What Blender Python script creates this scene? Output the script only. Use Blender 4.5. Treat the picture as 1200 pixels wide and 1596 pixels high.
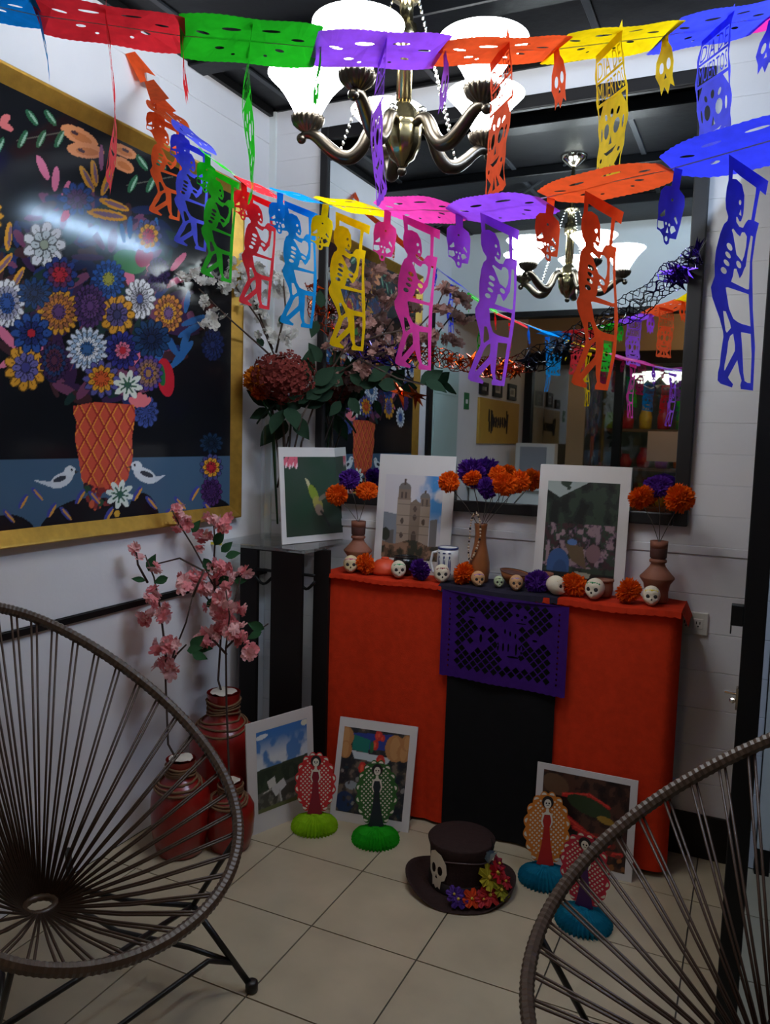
import bpy, bmesh, math, random
import numpy as np
from mathutils import Vector, Matrix
random.seed(7)
rng = np.random.default_rng(7)
for o in list(bpy.data.objects): bpy.data.objects.remove(o)
scene = bpy.context.scene
COL = scene.collection
pi = math.pi
# ---------------------------------------------------------------- camera
F = 1235.87
H = 1.43
YAW, PITCH, ROLL = math.radians(24.8888), math.radians(5.4151), math.radians(1.6121)
def cam_axes():
    f = np.array([-math.sin(YAW), math.cos(YAW), 0]); r = np.array([math.cos(YAW), math.sin(YAW), 0]); u = np.array([0, 0, 1.])
    f2 = f * math.cos(PITCH) - u * math.sin(PITCH); u2 = u * math.cos(PITCH) + f * math.sin(PITCH)
    return r * math.cos(ROLL) + u2 * math.sin(ROLL), u2 * math.cos(ROLL) - r * math.sin(ROLL), f2
CR, CU, CF = cam_axes()
RW = np.array([CR, -CU, CF])
cd = bpy.data.cameras.new('camera'); cam = bpy.data.objects.new('camera', cd); COL.objects.link(cam)
cd.sensor_fit = 'VERTICAL'; cd.sensor_height = 36.0; cd.lens = 36.0 * F / 1596.0; cd.clip_start = 0.02; cd.clip_end = 60
M = Matrix(((CR[0], CU[0], -CF[0], 0), (CR[1], CU[1], -CF[1], 0), (CR[2], CU[2], -CF[2], H), (0, 0, 0, 1)))
cam.matrix_world = M
scene.camera = cam
scene.view_settings.view_transform = 'Standard'; scene.view_settings.look = 'None'
scene.view_settings.exposure = -0.30; scene.view_settings.gamma = 1.0; scene.view_settings.use_curve_mapping = False
w = bpy.data.worlds.new('world'); scene.world = w; w.use_nodes = True
w.node_tree.nodes['Background'].inputs[0].default_value = (0.8, 0.9, 1, 1); w.node_tree.nodes['Background'].inputs[1].default_value = 0.0
SHADE_STRENGTH = 34.0    # glow of the chandelier glass
TUBE_STRENGTH = 215.0     # fluorescent tube over the passage beside the door
LOBBY_STRENGTH = 22.0    # warm round lamp of the lobby behind the camera
SHOP_STRENGTH = 9.0      # lamps of the shop behind the glass front
# ---------------------------------------------------------------- pixel -> place
def ray(x, y): return RW.T @ np.array([(x - 600) / F, (y - 798) / F, 1.])
def onZ(x, y, z=0.0):
    d = ray(x, y); t = (z - H) / d[2]; return Vector((d[0] * t, d[1] * t, z))
def onY(x, y, Y):
    d = ray(x, y); t = Y / d[1]; return Vector((d[0] * t, Y, H + d[2] * t))
def onX(x, y, X):
    d = ray(x, y); t = X / d[0]; return Vector((X, d[1] * t, H + d[2] * t))
def proj(P):
    P = np.asarray(P, float); c = (P - np.array([0, 0, H])) @ RW.T
    return c[..., 0] / c[..., 2] * F + 600, c[..., 1] / c[..., 2] * F + 798
def zat(y, X, Y):
    a, b = -0.5, 4
    for _ in range(50):
        m = (a + b) / 2
        if proj((X, Y, m))[1] > y: a = m
        else: b = m
    return a
# ---------------------------------------------------------------- colours and materials
def lin(c):
    if isinstance(c, str): c = tuple(int(c[i:i + 2], 16) for i in (0, 2, 4))
    c = np.asarray(c, float) / 255.0
    return np.where(c <= 0.04045, c / 12.92, ((c + 0.055) / 1.055) ** 2.4)
def rgba(c): l = lin(c); return (float(l[0]), float(l[1]), float(l[2]), 1.0)
MATS = {}
def mat(name, col, rough=0.6, metal=0.0, noise=0.0, scale=20.0, bump=0.0, emit=0.0, trans=0.0, coat=0.0, spec=0.5, bscale=None):
    if name in MATS: return MATS[name]
    m = bpy.data.materials.new(name); m.use_nodes = True; MATS[name] = m
    nt = m.node_tree; b = nt.nodes['Principled BSDF']
    b.inputs['Base Color'].default_value = rgba(col); b.inputs['Roughness'].default_value = rough; b.inputs['Metallic'].default_value = metal
    b.inputs['Specular IOR Level'].default_value = spec
    if coat: b.inputs['Coat Weight'].default_value = coat; b.inputs['Coat Roughness'].default_value = 0.12
    if trans: b.inputs['Transmission Weight'].default_value = trans
    if emit: b.inputs['Emission Color'].default_value = rgba(col); b.inputs['Emission Strength'].default_value = emit
    if noise or bump:
        tc = nt.nodes.new('ShaderNodeTexCoord')
        n = nt.nodes.new('ShaderNodeTexNoise'); n.inputs['Scale'].default_value = scale; n.inputs['Detail'].default_value = 6
        nt.links.new(tc.outputs['Object'], n.inputs['Vector'])
        if noise:
            mx = nt.nodes.new('ShaderNodeMix'); mx.data_type = 'RGBA'; mx.blend_type = 'MULTIPLY'
            rp = nt.nodes.new('ShaderNodeMapRange'); rp.inputs[1].default_value = 0.3; rp.inputs[2].default_value = 0.7
            rp.inputs[3].default_value = 1 - noise; rp.inputs[4].default_value = 1 + noise * 0.3
            nt.links.new(n.outputs['Fac'], rp.inputs[0])
            mx.inputs[0].default_value = 1.0; mx.inputs[6].default_value = rgba(col)
            nt.links.new(rp.outputs[0], mx.inputs[7]); nt.links.new(mx.outputs[2], b.inputs['Base Color'])
        if bump:
            n2 = nt.nodes.new('ShaderNodeTexNoise'); n2.inputs['Scale'].default_value = bscale or scale * 3; n2.inputs['Detail'].default_value = 4
            nt.links.new(tc.outputs['Object'], n2.inputs['Vector'])
            bp = nt.nodes.new('ShaderNodeBump'); bp.inputs['Strength'].default_value = bump; bp.inputs['Distance'].default_value = 0.01
            nt.links.new(n2.outputs['Fac'], bp.inputs['Height']); nt.links.new(bp.outputs['Normal'], b.inputs['Normal'])
    return m
def tissue(name, col, tr=0.45, noise=0.15, deep=0.0):
    if name in MATS: return MATS[name]
    m = bpy.data.materials.new(name); m.use_nodes = True; MATS[name] = m
    nt = m.node_tree; b = nt.nodes['Principled BSDF']; out = nt.nodes['Material Output']
    b.inputs['Roughness'].default_value = 0.8; b.inputs['Specular IOR Level'].default_value = 0.2
    tl = nt.nodes.new('ShaderNodeBsdfTranslucent'); ms = nt.nodes.new('ShaderNodeMixShader'); ms.inputs[0].default_value = tr
    tc = nt.nodes.new('ShaderNodeTexCoord'); n = nt.nodes.new('ShaderNodeTexNoise'); n.inputs['Scale'].default_value = 45; n.inputs['Detail'].default_value = 5
    nt.links.new(tc.outputs['Object'], n.inputs['Vector'])
    rp = nt.nodes.new('ShaderNodeMapRange'); rp.inputs[1].default_value = .3; rp.inputs[2].default_value = .7; rp.inputs[3].default_value = 1 - noise; rp.inputs[4].default_value = 1.05
    mx = nt.nodes.new('ShaderNodeMix'); mx.data_type = 'RGBA'; mx.blend_type = 'MULTIPLY'; mx.inputs[0].default_value = 1; mx.inputs[6].default_value = rgba(col)
    nt.links.new(n.outputs['Fac'], rp.inputs[0]); nt.links.new(rp.outputs[0], mx.inputs[7])
    nt.links.new(mx.outputs[2], b.inputs['Base Color'])
    sq_ = nt.nodes.new('ShaderNodeMix'); sq_.data_type = 'RGBA'; sq_.blend_type = 'MULTIPLY'; sq_.inputs[0].default_value = deep; sq_.inputs[7].default_value = rgba(col)
    nt.links.new(mx.outputs[2], sq_.inputs[6]); nt.links.new(sq_.outputs[2], tl.inputs['Color'])
    nt.links.new(b.outputs[0], ms.inputs[1]); nt.links.new(tl.outputs[0], ms.inputs[2]); nt.links.new(ms.outputs[0], out.inputs['Surface'])
    return m
def vcol_mat(name, rough=0.5, coat=0.0, spec=0.5):
    m = bpy.data.materials.new(name); m.use_nodes = True
    nt = m.node_tree; b = nt.nodes['Principled BSDF']; b.inputs['Roughness'].default_value = rough; b.inputs['Specular IOR Level'].default_value = spec
    if coat: b.inputs['Coat Weight'].default_value = coat; b.inputs['Coat Roughness'].default_value = 0.11
    a = nt.nodes.new('ShaderNodeVertexColor'); a.layer_name = 'Col'
    nt.links.new(a.outputs['Color'], b.inputs['Base Color'])
    return m
# ---------------------------------------------------------------- object helpers
def link(o, parent=None):
    COL.objects.link(o)
    if parent is not None: o.parent = parent
    return o
def tag(o, label=None, cat=None, group=None, kind=None):
    if label: o['label'] = label
    if cat: o['category'] = cat
    if group: o['group'] = group
    if kind: o['kind'] = kind
    return o
def thing(name, label, cat, loc=(0, 0, 0), rz=0.0, group=None):
    o = bpy.data.objects.new(name, None); o.empty_display_size = 0.05; o.location = loc; o.rotation_euler = (0, 0, rz)
    link(o); return tag(o, label, cat, group)
def mesh_obj(name, me, m=None, parent=None, loc=None, smooth=None):
    o = bpy.data.objects.new(name, me)
    if m is not None and len(me.materials) == 0: me.materials.append(m)
    if loc is not None: o.location = loc
    if smooth is not None:
        me.polygons.foreach_set('use_smooth', [smooth] * len(me.polygons))
    return link(o, parent)
class MB:
    """collects vertices and faces of ONE mesh"""
    def __init__(s): s.v = []; s.f = []
    def add(s, vs, fs):
        b = len(s.v); s.v += [tuple(v) for v in vs]; s.f += [tuple(i + b for i in f) for f in fs]; return s
    def box(s, x0, x1, y0, y1, z0, z1):
        vs = [(x, y, z) for x in (x0, x1) for y in (y0, y1) for z in (z0, z1)]
        return s.add(vs, [(0, 1, 3, 2), (4, 6, 7, 5), (0, 4, 5, 1), (2, 3, 7, 6), (0, 2, 6, 4), (1, 5, 7, 3)])
    def obox(s, c, ax, ay, az):
        c, ax, ay, az = map(Vector, (c, ax, ay, az))
        vs = [c + ax * i + ay * j + az * k for i in (-1, 1) for j in (-1, 1) for k in (-1, 1)]
        return s.add(vs, [(0, 1, 3, 2), (4, 6, 7, 5), (0, 4, 5, 1), (2, 3, 7, 6), (0, 2, 6, 4), (1, 5, 7, 3)])
    def tube(s, pts, r, n=8, closed=False, caps=True):
        pts = [Vector(p) for p in pts]; N = len(pts)
        rs = r if hasattr(r, '__len__') else [r] * N
        vs = []; up = None
        for i, p in enumerate(pts):
            if closed: t = pts[(i + 1) % N] - pts[i - 1]
            else: t = pts[min(i + 1, N - 1)] - pts[max(i - 1, 0)]
            if t.length < 1e-9: t = Vector((0, 0, 1))
            t.normalize()
            if up is None:
                up = Vector((0, 0, 1)) if abs(t.z) < 0.9 else Vector((1, 0, 0))
            a = t.cross(up)
            if a.length < 1e-6: a = t.cross(Vector((1, 0.3, 0)))
            a.normalize(); b = a.cross(t).normalized(); up = b
            for k in range(n):
                an = 2 * pi * k / n
                vs.append(p + (a * math.cos(an) + b * math.sin(an)) * rs[i])
        fs = []
        for i in range(N if closed else N - 1):
            for k in range(n):
                j = (i + 1) % N
                fs.append((i * n + k, i * n + (k + 1) % n, j * n + (k + 1) % n, j * n + k))
        if caps and not closed:
            fs.append(tuple(range(n - 1, -1, -1))); fs.append(tuple((N - 1) * n + k for k in range(n)))
        return s.add(vs, fs)
    def lathe(s, prof, n=24, c=(0, 0, 0), ribs=0, ribd=0.0, close=False):
        vs = []; fs = []; N = len(prof)
        for i, (r, z) in enumerate(prof):
            for k in range(n):
                a = 2 * pi * k / n
                rr = r * (1 + ribd * math.cos(ribs * a)) if ribs else r
                vs.append((c[0] + rr * math.cos(a), c[1] + rr * math.sin(a), c[2] + z))
        for i in range(N - 1):
            for k in range(n):
                fs.append((i * n + k, i * n + (k + 1) % n, (i + 1) * n + (k + 1) % n, (i + 1) * n + k))
        if prof[0][0] > 1e-4: fs.append(tuple(range(n - 1, -1, -1)))
        if close and prof[-1][0] > 1e-4: fs.append(tuple((N - 1) * n + k for k in range(n)))
        return s.add(vs, fs)
    def ball(s, c, r, n=12, m=8, sc=(1, 1, 1)):
        vs = []; fs = []
        for i in range(m + 1):
            th = pi * i / m
            for k in range(n):
                a = 2 * pi * k / n
                vs.append((c[0] + r * sc[0] * math.sin(th) * math.cos(a), c[1] + r * sc[1] * math.sin(th) * math.sin(a), c[2] + r * sc[2] * math.cos(th)))
        for i in range(m):
            for k in range(n): fs.append((i * n + k, (i + 1) * n + k, (i + 1) * n + (k + 1) % n, i * n + (k + 1) % n))
        return s.add(vs, fs)
    def quad(s, a, b, c, d): return s.add([a, b, c, d], [(0, 1, 2, 3)])
    def mesh(s, name='mesh', smooth=False):
        me = bpy.data.meshes.new(name); me.from_pydata(s.v, [], s.f); me.validate(); me.update()
        if smooth: me.polygons.foreach_set('use_smooth', [True] * len(me.polygons))
        return me
    def build(s, name, m, parent=None, smooth=False, loc=None):
        return mesh_obj(name, s.mesh(name, smooth), m, parent, loc)
def bevel(o, wd=0.003, seg=2):
    md = o.modifiers.new('bevel', 'BEVEL'); md.width = wd; md.segments = seg; md.limit_method = 'ANGLE'; return o
from mathutils.geometry import delaunay_2d_cdt
def cut_mesh(loops, name='paper'):
    """even-odd filled flat shape; loops in (x, y)"""
    V = []; Eg = []
    for L in loops:
        b = len(V); V += [Vector((float(p[0]), float(p[1]))) for p in L]; n = len(L); Eg += [(b + k, b + (k + 1) % n) for k in range(n)]
    vo, eo, fo, _, _, _ = delaunay_2d_cdt(V, Eg, [], 0, 1e-7)
    P = np.array([(v.x, v.y) for v in vo]); T = np.array([f for f in fo if len(f) == 3]); C = P[T].mean(1)
    ins = np.zeros(len(C), bool)
    for L in loops:
        A_ = np.array(L, float); B_ = np.roll(A_, -1, 0)
        lo_, hi_ = A_.min(0), A_.max(0); sel = np.where((C[:, 0] <= hi_[0]) & (C[:, 1] >= lo_[1]) & (C[:, 1] <= hi_[1]))[0]
        if len(sel) == 0: continue
        c = C[sel]; y1, y2 = A_[:, 1][None], B_[:, 1][None]; x1, x2 = A_[:, 0][None], B_[:, 0][None]
        with np.errstate(divide='ignore', invalid='ignore'):
            cr = ((y1 > c[:, 1:2]) != (y2 > c[:, 1:2])) & (c[:, :1] < (x2 - x1) * (c[:, 1:2] - y1) / (y2 - y1) + x1)
        ins[sel] ^= (cr.sum(1) % 2 == 1)
    T = T[ins]; used = np.unique(T); mp = -np.ones(len(P), int); mp[used] = np.arange(len(used))
    me = bpy.data.meshes.new(name); me.from_pydata([(p[0], p[1], 0) for p in P[used]], [], mp[T].tolist()); me.update()
    return me
def flat_frame(me, fn):
    for v in me.vertices: v.co = fn(v.co.x, v.co.y)
    me.update(); return me
def ell(cx, cy, rx, ry=None, rot=0.0, n=12):
    ry = rx if ry is None else ry; c, s = math.cos(rot), math.sin(rot)
    return [(cx + rx * math.cos(t) * c - ry * math.sin(t) * s, cy + rx * math.cos(t) * s + ry * math.sin(t) * c) for t in [2 * pi * k / n for k in range(n)]]
def rect(x0, y0, x1, y1): return [(x0, y0), (x1, y0), (x1, y1), (x0, y1)]
def text_loops(body, x0, y0, x1, y1):
    cu = bpy.data.curves.new('txt', 'FONT'); cu.body = body; cu.fill_mode = 'NONE'; cu.resolution_u = 2
    o = bpy.data.objects.new('txt', cu); COL.objects.link(o); dg = bpy.context.evaluated_depsgraph_get()
    me = bpy.data.meshes.new_from_object(o.evaluated_get(dg)); bpy.data.objects.remove(o)
    nb = {}
    for e in me.edges: a, b = e.vertices; nb.setdefault(a, []).append(b); nb.setdefault(b, []).append(a)
    seen = set(); loops = []
    for st in nb:
        if st in seen: continue
        L = [st]; seen.add(st); cur = st
        while True:
            nx = [q for q in nb[cur] if q not in seen]
            if not nx: break
            cur = nx[0]; seen.add(cur); L.append(cur)
        if len(L) > 2: loops.append([(me.vertices[i].co.x, me.vertices[i].co.y) for i in L])
    xs = [p[0] for L in loops for p in L]; ys = [p[1] for L in loops for p in L]
    ax, bx, ay, by = min(xs), max(xs), min(ys), max(ys)
    bpy.data.meshes.remove(me)
    return [[(x0 + (p[0] - ax) / (bx - ax) * (x1 - x0), y0 + (p[1] - ay) / (by - ay) * (y1 - y0)) for p in L] for L in loops]
def copy_obj(o, parent=None, keep=True):
    c = o.copy(); COL.objects.link(c); c.parent = parent; return c
# ================================================================= THE SETTING
XL, YB, ZC = -1.905, 2.88, 2.757
M_wall = mat('wall_paint', (226, 224, 226), 0.55, noise=0.10, scale=2.2, bump=0.06, bscale=60)
M_white = mat('white_paint', (222, 226, 224), 0.5, noise=0.06, scale=3)
M_black = mat('black_metal', (10, 10, 11), 0.5, spec=.3)
M_blackwood = mat('black_wood', (17, 12, 11), 0.5, noise=0.3, scale=12, bump=0.05, spec=.3)
M_dark = mat('ceiling_black', (9, 10, 13), 0.42, noise=0.35, scale=5, bump=0.18, bscale=14, spec=.2)
def struct(o): o['kind'] = 'structure'; return o
# floor: tile objects near, material further away
M_tile = mat('floor_tile', (178, 164, 138), 0.32, noise=0.14, scale=6, bump=0.02)
M_grout = mat('grout', (66, 60, 54), 0.9)
T = 0.332; X0t, Y0t = -1.0875, 1.915
floor = struct(MB().box(-1.95, 3.2, -4.6, 3.6, -0.08, -0.006).build('floor', M_grout))
tm = {}
def tile(x0, x1, y0, y1):
    g = 0.0022
    me = MB().box(x0 + g, x1 - g, y0 + g, y1 - g, -0.0065, 0.0).mesh('tile'); return me
ix0 = int(math.floor((XL - X0t) / T)); cnt = 0
far = MB()
for i in range(ix0, 13):
    for j in range(-20, 5):
        xa, xb = X0t + i * T, X0t + (i + 1) * T; ya, yb = Y0t + j * T, Y0t + (j + 1) * T
        xa, xb = max(xa, XL), min(xb, 3.1); yb = min(yb, YB if xa < 0.1 else 3.5); ya = max(ya, -4.5)
        if xb - xa < 0.02 or yb - ya < 0.02: continue
        if ya > 0.5 and xa < 1.3: mesh_obj('tile', tile(xa, xb, ya, yb), M_tile, floor)
        else: far.box(xa + .0022, xb - .0022, ya + .0022, yb - .0022, -0.0065, 0)
far_t = far.build('tile', M_tile, floor); far_t['kind'] = 'stuff'
# left wall: three panels, a dark rail
wl = struct(MB().box(XL - 0.10, XL - 0.004, -4.6, YB + 0.1, 0, 3.0).build('wall_left', M_wall))
for z0, z1 in ((0, 0.824), (0.846, 2.618), (2.622, 2.757)):
    bevel(MB().box(XL - 0.006, XL, 1.05, YB, z0, z1).build('panel', M_wall, wl), 0.0015, 1)
MB().box(XL - 0.006, XL, -4.6, 0.985, 0, 3.0).build('panel', M_wall, wl)
tr = MB().box(XL - 0.004, XL + 0.012, 1.05, YB, 0.825, 0.845).build('trim_1', M_black); struct(tr)
# back wall: horizontal boards
wb = struct(MB().box(XL - 0.1, 0.085, YB + 0.004, YB + 0.12, 0, 3.0).build('wall_back', M_wall))
zz = 0.0; edges = [0.0]
while edges[-1] < 1.05: edges.append(min(edges[-1] + 0.132, 1.058))
for a, b in zip(edges[:-1], edges[1:]): bevel(MB().box(XL, 0.085, YB, YB + 0.006, a + .0008, b - .0008).build('board', M_wall, wb), 0.0012, 1)
bevel(MB().box(XL, 0.085, YB - 0.004, YB + 0.006, 1.0600, 1.0900).build('board', M_wall, wb), 0.002, 1)
z = 1.0905
while z < ZC - 0.01:
    b = min(z + 0.1042, ZC); bevel(MB().box(XL, 0.085, YB, YB + 0.006, z + .0003, b - .0003).build('board', M_wall, wb), 0.0007, 1); z = b
struct(bevel(MB().box(-0.20, 0.05, YB - 0.014, YB, 0, 0.155).build('baseboard_back', M_blackwood), 0.003))
struct(MB().box(XL, XL + 0.03, YB - 0.012, YB, 1.0, ZC).build('trim_2', M_white))
# end of the back wall, dark stone beyond
struct(MB().box(0.088, 0.128, YB - 0.03, YB + 0.12, 0.09, 3.0).build('trim_3', M_white))
struct(MB().box(0.086, 0.13, YB - 0.032, YB + 0.12, 0, 0.089).build('baseboard_right', M_black))
M_stone = mat('green_stone', (62, 74, 66), 0.35, noise=0.55, scale=18, bump=0.2)
struct(MB().box(0.13, 3.2, YB + 0.1, YB + 0.2, 0, 3.0).build('wall_passage', M_stone))
# ceiling: black panels with battens
ce = struct(MB().box(XL - 0.1, 3.2, 0.68, YB + 0.12, ZC, ZC + 0.15).build('ceiling', M_dark))
d0 = onZ(930, 45, ZC).x
k = -4
M_batten = mat('batten_grey', (30, 33, 38), 0.4)
xs = [d0 + 0.61 * k for k in range(-3, 2)]
for x in xs: bevel(MB().box(x - .012, x + .012, 0.69, YB, ZC - 0.008, ZC + .001).build('batten', M_batten, ce), 0.002, 1)
for y in (1.17, 1.78, 2.39): bevel(MB().box(XL, 0.1, y - .045, y + .045, ZC - 0.045, ZC + .001).build('beam', M_dark, ce), 0.004, 1)
MB().tube([(XL, 1.0, ZC - .02), (-1.2, 1.5, ZC - .02), (-.858, 1.893, ZC - .012)], 0.007, 6).build('conduit', M_batten, ce)
struct(MB().box(XL - 0.004, XL + 0.018, 0.68, YB, ZC - 0.03, ZC).build('trim_4', M_black))
struct(MB().box(XL, 0.085, YB - 0.012, YB, ZC - 0.012, ZC).build('trim_5', M_black))
# front lintel of the alcove (seen in the mirror)
struct(MB().box(XL, 3.2, 0.60, 0.68, 2.25, 3.0).build('wall_front', M_white))
struct(MB().box(XL, 3.2, 0.59, 0.69, 2.215, 2.25).build('trim_6', M_black))
struct(MB().box(XL, XL + 0.02, 0.985, 1.045, 0, 2.25).build('trim_7', M_black))
# open glass door seen on its edge
dx0, dx1, dy0, dy1 = -0.002, 0.046, 1.97, 2.86
d = thing('door_1', 'tall black framed door standing open, seen on its edge', 'door', (0.02, 2.4, 0)); d['kind'] = 'structure'; del d['category']
def inpar(o, par): o.parent = par; o.matrix_parent_inverse = par.matrix_basis.inverted(); return o
for nm, b in (('stile', (dx0, dx1, dy0, dy0 + .07, 0.004, 2.42)), ('stile', (dx0, dx1, dy1 - .07, dy1, 0.004, 2.42)), ('rail', (dx0, dx1, dy0 + .07, dy1 - .07, 0.004, .12)), ('rail', (dx0, dx1, dy0 + .07, dy1 - .07, 2.34, 2.42)), ('rail', (dx0, dx1, dy0 + .07, dy1 - .07, .93, 1.0))):
    inpar(bevel(MB().box(*b).build(nm, M_black), 0.003), d)
M_smoke = mat('smoked_glass', (12, 13, 14), 0.12, spec=0.6)
inpar(MB().box(.018, .026, dy0 + .07, dy1 - .07, .12, .93).build('pane', M_smoke), d)
inpar(MB().box(.018, .026, dy0 + .07, dy1 - .07, 1.0, 2.34).build('pane', M_smoke), d)
lk0, lk1 = onY(1139, 943, dy0).z, onY(1139, 975, dy0).z
lx = onY(1139, 960, dy0).x
inpar(bevel(MB().box(lx, dx0, dy0, dy0 + .03, lk1, lk0).box(lx, lx + .003, dy0, dy0 + .03, lk1 - .02, lk1).build('lock_plate', M_black), .002), d)
M_chrome = mat('chrome', (210, 205, 198), 0.2, metal=1.0)
lt = onY(1142, 1086, dy0)
inpar(MB().tube([(lt.x - .018, dy0 + .012, lt.z + .006), (dx0, dy0 + .012, lt.z + .004)], .0035, 8).ball((lt.x, dy0 + .012, lt.z - .012), .007, 8, 6).box(dx0 - .004, dx0 + .001, dy0, dy0 + .024, lt.z - .03, lt.z + .02).build('latch', M_chrome), d)
# wall outlet
ol = onY(1058, 953, YB); orr = onY(1105, 953, YB); oz0, oz1 = onY(1080, 988, YB).z, onY(1080, 953, YB).z
M_plate = mat('outlet_plastic', (214, 208, 198), 0.4)
M_slot = mat('slot_dark', (40, 36, 34), 0.6)
op = thing('wall_outlet', 'white double wall outlet beside the orange altar cloth', 'outlet', ((ol.x + orr.x) / 2, YB, (oz0 + oz1) / 2))
wv, hv = (orr.x - ol.x) / 2, (oz1 - oz0) / 2
bevel(MB().box(-wv, wv, -.009, .001, -hv, hv).build('plate', M_plate, op), .003)
for s in (-.45, .35):
    r_ = MB().box(wv * s - .016, wv * s + .016, -.011, -.008, -.017, .017).build('socket', M_plate, op); bevel(r_, .002)
    for q in (-.007, .004): MB().box(wv * s + q, wv * s + q + .003, -.0118, -.0108, -.002, .008).build('slot', M_slot, r_)
    MB().ball((wv * s, -.011, -.009), .003, 8, 4).build('slot', M_slot, r_)
# ================================================================= MIRROR
mx0, mx1, mz0, mz1 = -1.651, -0.195, 1.155, 2.646
mr = thing('wall_mirror', 'large square wall mirror in a dark wooden frame above the altar', 'mirror', ((mx0 + mx1) / 2, YB, mz0))
FW = .048
def loc_box(par, name, m, x0, x1, y0, y1, z0, z1, bv=0):
    o = MB().box(x0 - par.location.x, x1 - par.location.x, y0 - par.location.y, y1 - par.location.y, z0 - par.location.z, z1 - par.location.z).build(name, m, par)
    if bv: bevel(o, bv)
    return o
M_frame = mat('mirror_frame_wood', (18, 15, 17), 0.5, noise=0.3, scale=10)
for b in ((mx0, mx0 + .036, mz0, mz1), (mx1 - FW, mx1, mz0, mz1)): loc_box(mr, 'frame_side', M_frame, b[0], b[1], YB - .03, YB, b[2], b[3], .004)
for b in ((mx0 + .036, mx1 - FW, mz0, mz0 + .042), (mx0 + .036, mx1 - FW, mz1 - FW, mz1)): loc_box(mr, 'frame_rail', M_frame, b[0], b[1], YB - .03, YB, b[2], b[3], .004)
M_mirror = mat('mirror_silver', (206, 214, 216), 0.015, metal=1.0)
loc_box(mr, 'mirror_glass', M_mirror, mx0 + .03, mx1 - .04, YB - .018, YB - .012, mz0 + .035, mz1 - .04)
# ================================================================= PICTURES (flat print painted on fine grids)
class Canvas:
    def __init__(s, U, V, base): s.U, s.V = U, V; s.C = np.empty(U.shape + (3,)); s.C[:] = lin(base)
    def put(s, m, c, a=1.0):
        s.C[m] = s.C[m] * (1 - a) + lin(c) * a
    def ellm(s, x, y, rx, ry=None, rot=0.0):
        ry = rx if ry is None else ry; r = math.radians(rot); c, n = math.cos(r), math.sin(r); dx, dy = s.U - x, s.V - y
        return ((dx * c + dy * n) / rx) ** 2 + ((-dx * n + dy * c) / ry) ** 2 < 1
    def ell(s, x, y, rx, ry, c, rot=0.0, a=1.0): s.put(s.ellm(x, y, rx, ry, rot), c, a)
    def polym(s, P):
        m = np.zeros(s.U.shape, bool); n = len(P)
        for i in range(n):
            x1, y1 = P[i]; x2, y2 = P[(i + 1) % n]
            if y1 == y2: continue
            c = ((y1 > s.V) != (y2 > s.V)) & (s.U < (x2 - x1) * (s.V - y1) / (y2 - y1) + x1); m ^= c
        return m
    def poly(s, P, c, a=1.0): s.put(s.polym(P), c, a)
    def line(s, x1, y1, x2, y2, w, c, a=1.0):
        dx, dy = x2 - x1, y2 - y1; L = math.hypot(dx, dy) + 1e-9
        t = np.clip(((s.U - x1) * dx + (s.V - y1) * dy) / (L * L), 0, 1)
        s.put(np.hypot(s.U - x1 - t * dx, s.V - y1 - t * dy) < w / 2, c, a)
    def flower(s, x, y, rx, ry, cols, n=14, rings=3, rnd=None):
        for k in range(rings):
            f = 1 - k / (rings + .6); c = cols[k % len(cols)]
            for i in range(n - 2 * k):
                t = 2 * pi * (i + .5 * (k % 2)) / (n - 2 * k)
                X_, Y_, A_, D_ = x + rx * f * .68 * math.cos(t), y + ry * f * .68 * math.sin(t), math.degrees(math.atan2(ry * math.sin(t), rx * math.cos(t))), tuple(q * .45 for q in c)
                w_ = ry * f * 2.7 / (n - 2 * k); s.ell(X_, Y_, rx * f * .38, w_, D_, A_); s.ell(X_ + .02 * rx * math.cos(t), Y_ + .02 * ry * math.sin(t), rx * f * .33, w_ * .68, c, A_); s.line(X_ - rx * f * .3 * math.cos(t), Y_ - ry * f * .3 * math.sin(t), X_ + rx * f * .1 * math.cos(t), Y_ + ry * f * .1 * math.sin(t), 2.2, D_)
        s.ell(x, y, rx * .2, ry * .2, cols[-1])
    def blobs(s, x0, y0, x1, y1, n, r0, r1, cols, a=1.0, seed=1):
        r = random.Random(seed)
        for _ in range(n):
            s.ell(r.uniform(x0, x1), r.uniform(y0, y1), r.uniform(r0, r1), r.uniform(r0, r1) * .7, r.choice(cols), r.uniform(0, 180), a)
def grid_obj(name, P, C, m, parent):
    ny, nx = P.shape[:2]
    me = bpy.data.meshes.new(name)
    idx = np.arange(nx * ny).reshape(ny, nx)
    fs = np.stack([idx[:-1, :-1], idx[:-1, 1:], idx[1:, 1:], idx[1:, :-1]], -1).reshape(-1, 4)
    me.from_pydata(P.reshape(-1, 3).tolist(), [], fs.tolist())
    a = me.color_attributes.new('Col', 'FLOAT_COLOR', 'POINT')
    buf = np.ones((nx * ny, 4)); buf[:, :3] = C.reshape(-1, 3); a.data.foreach_set('color', buf.ravel())
    me.materials.append(m); me.update()
    o = bpy.data.objects.new(name, me); return link(o, parent)
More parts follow.
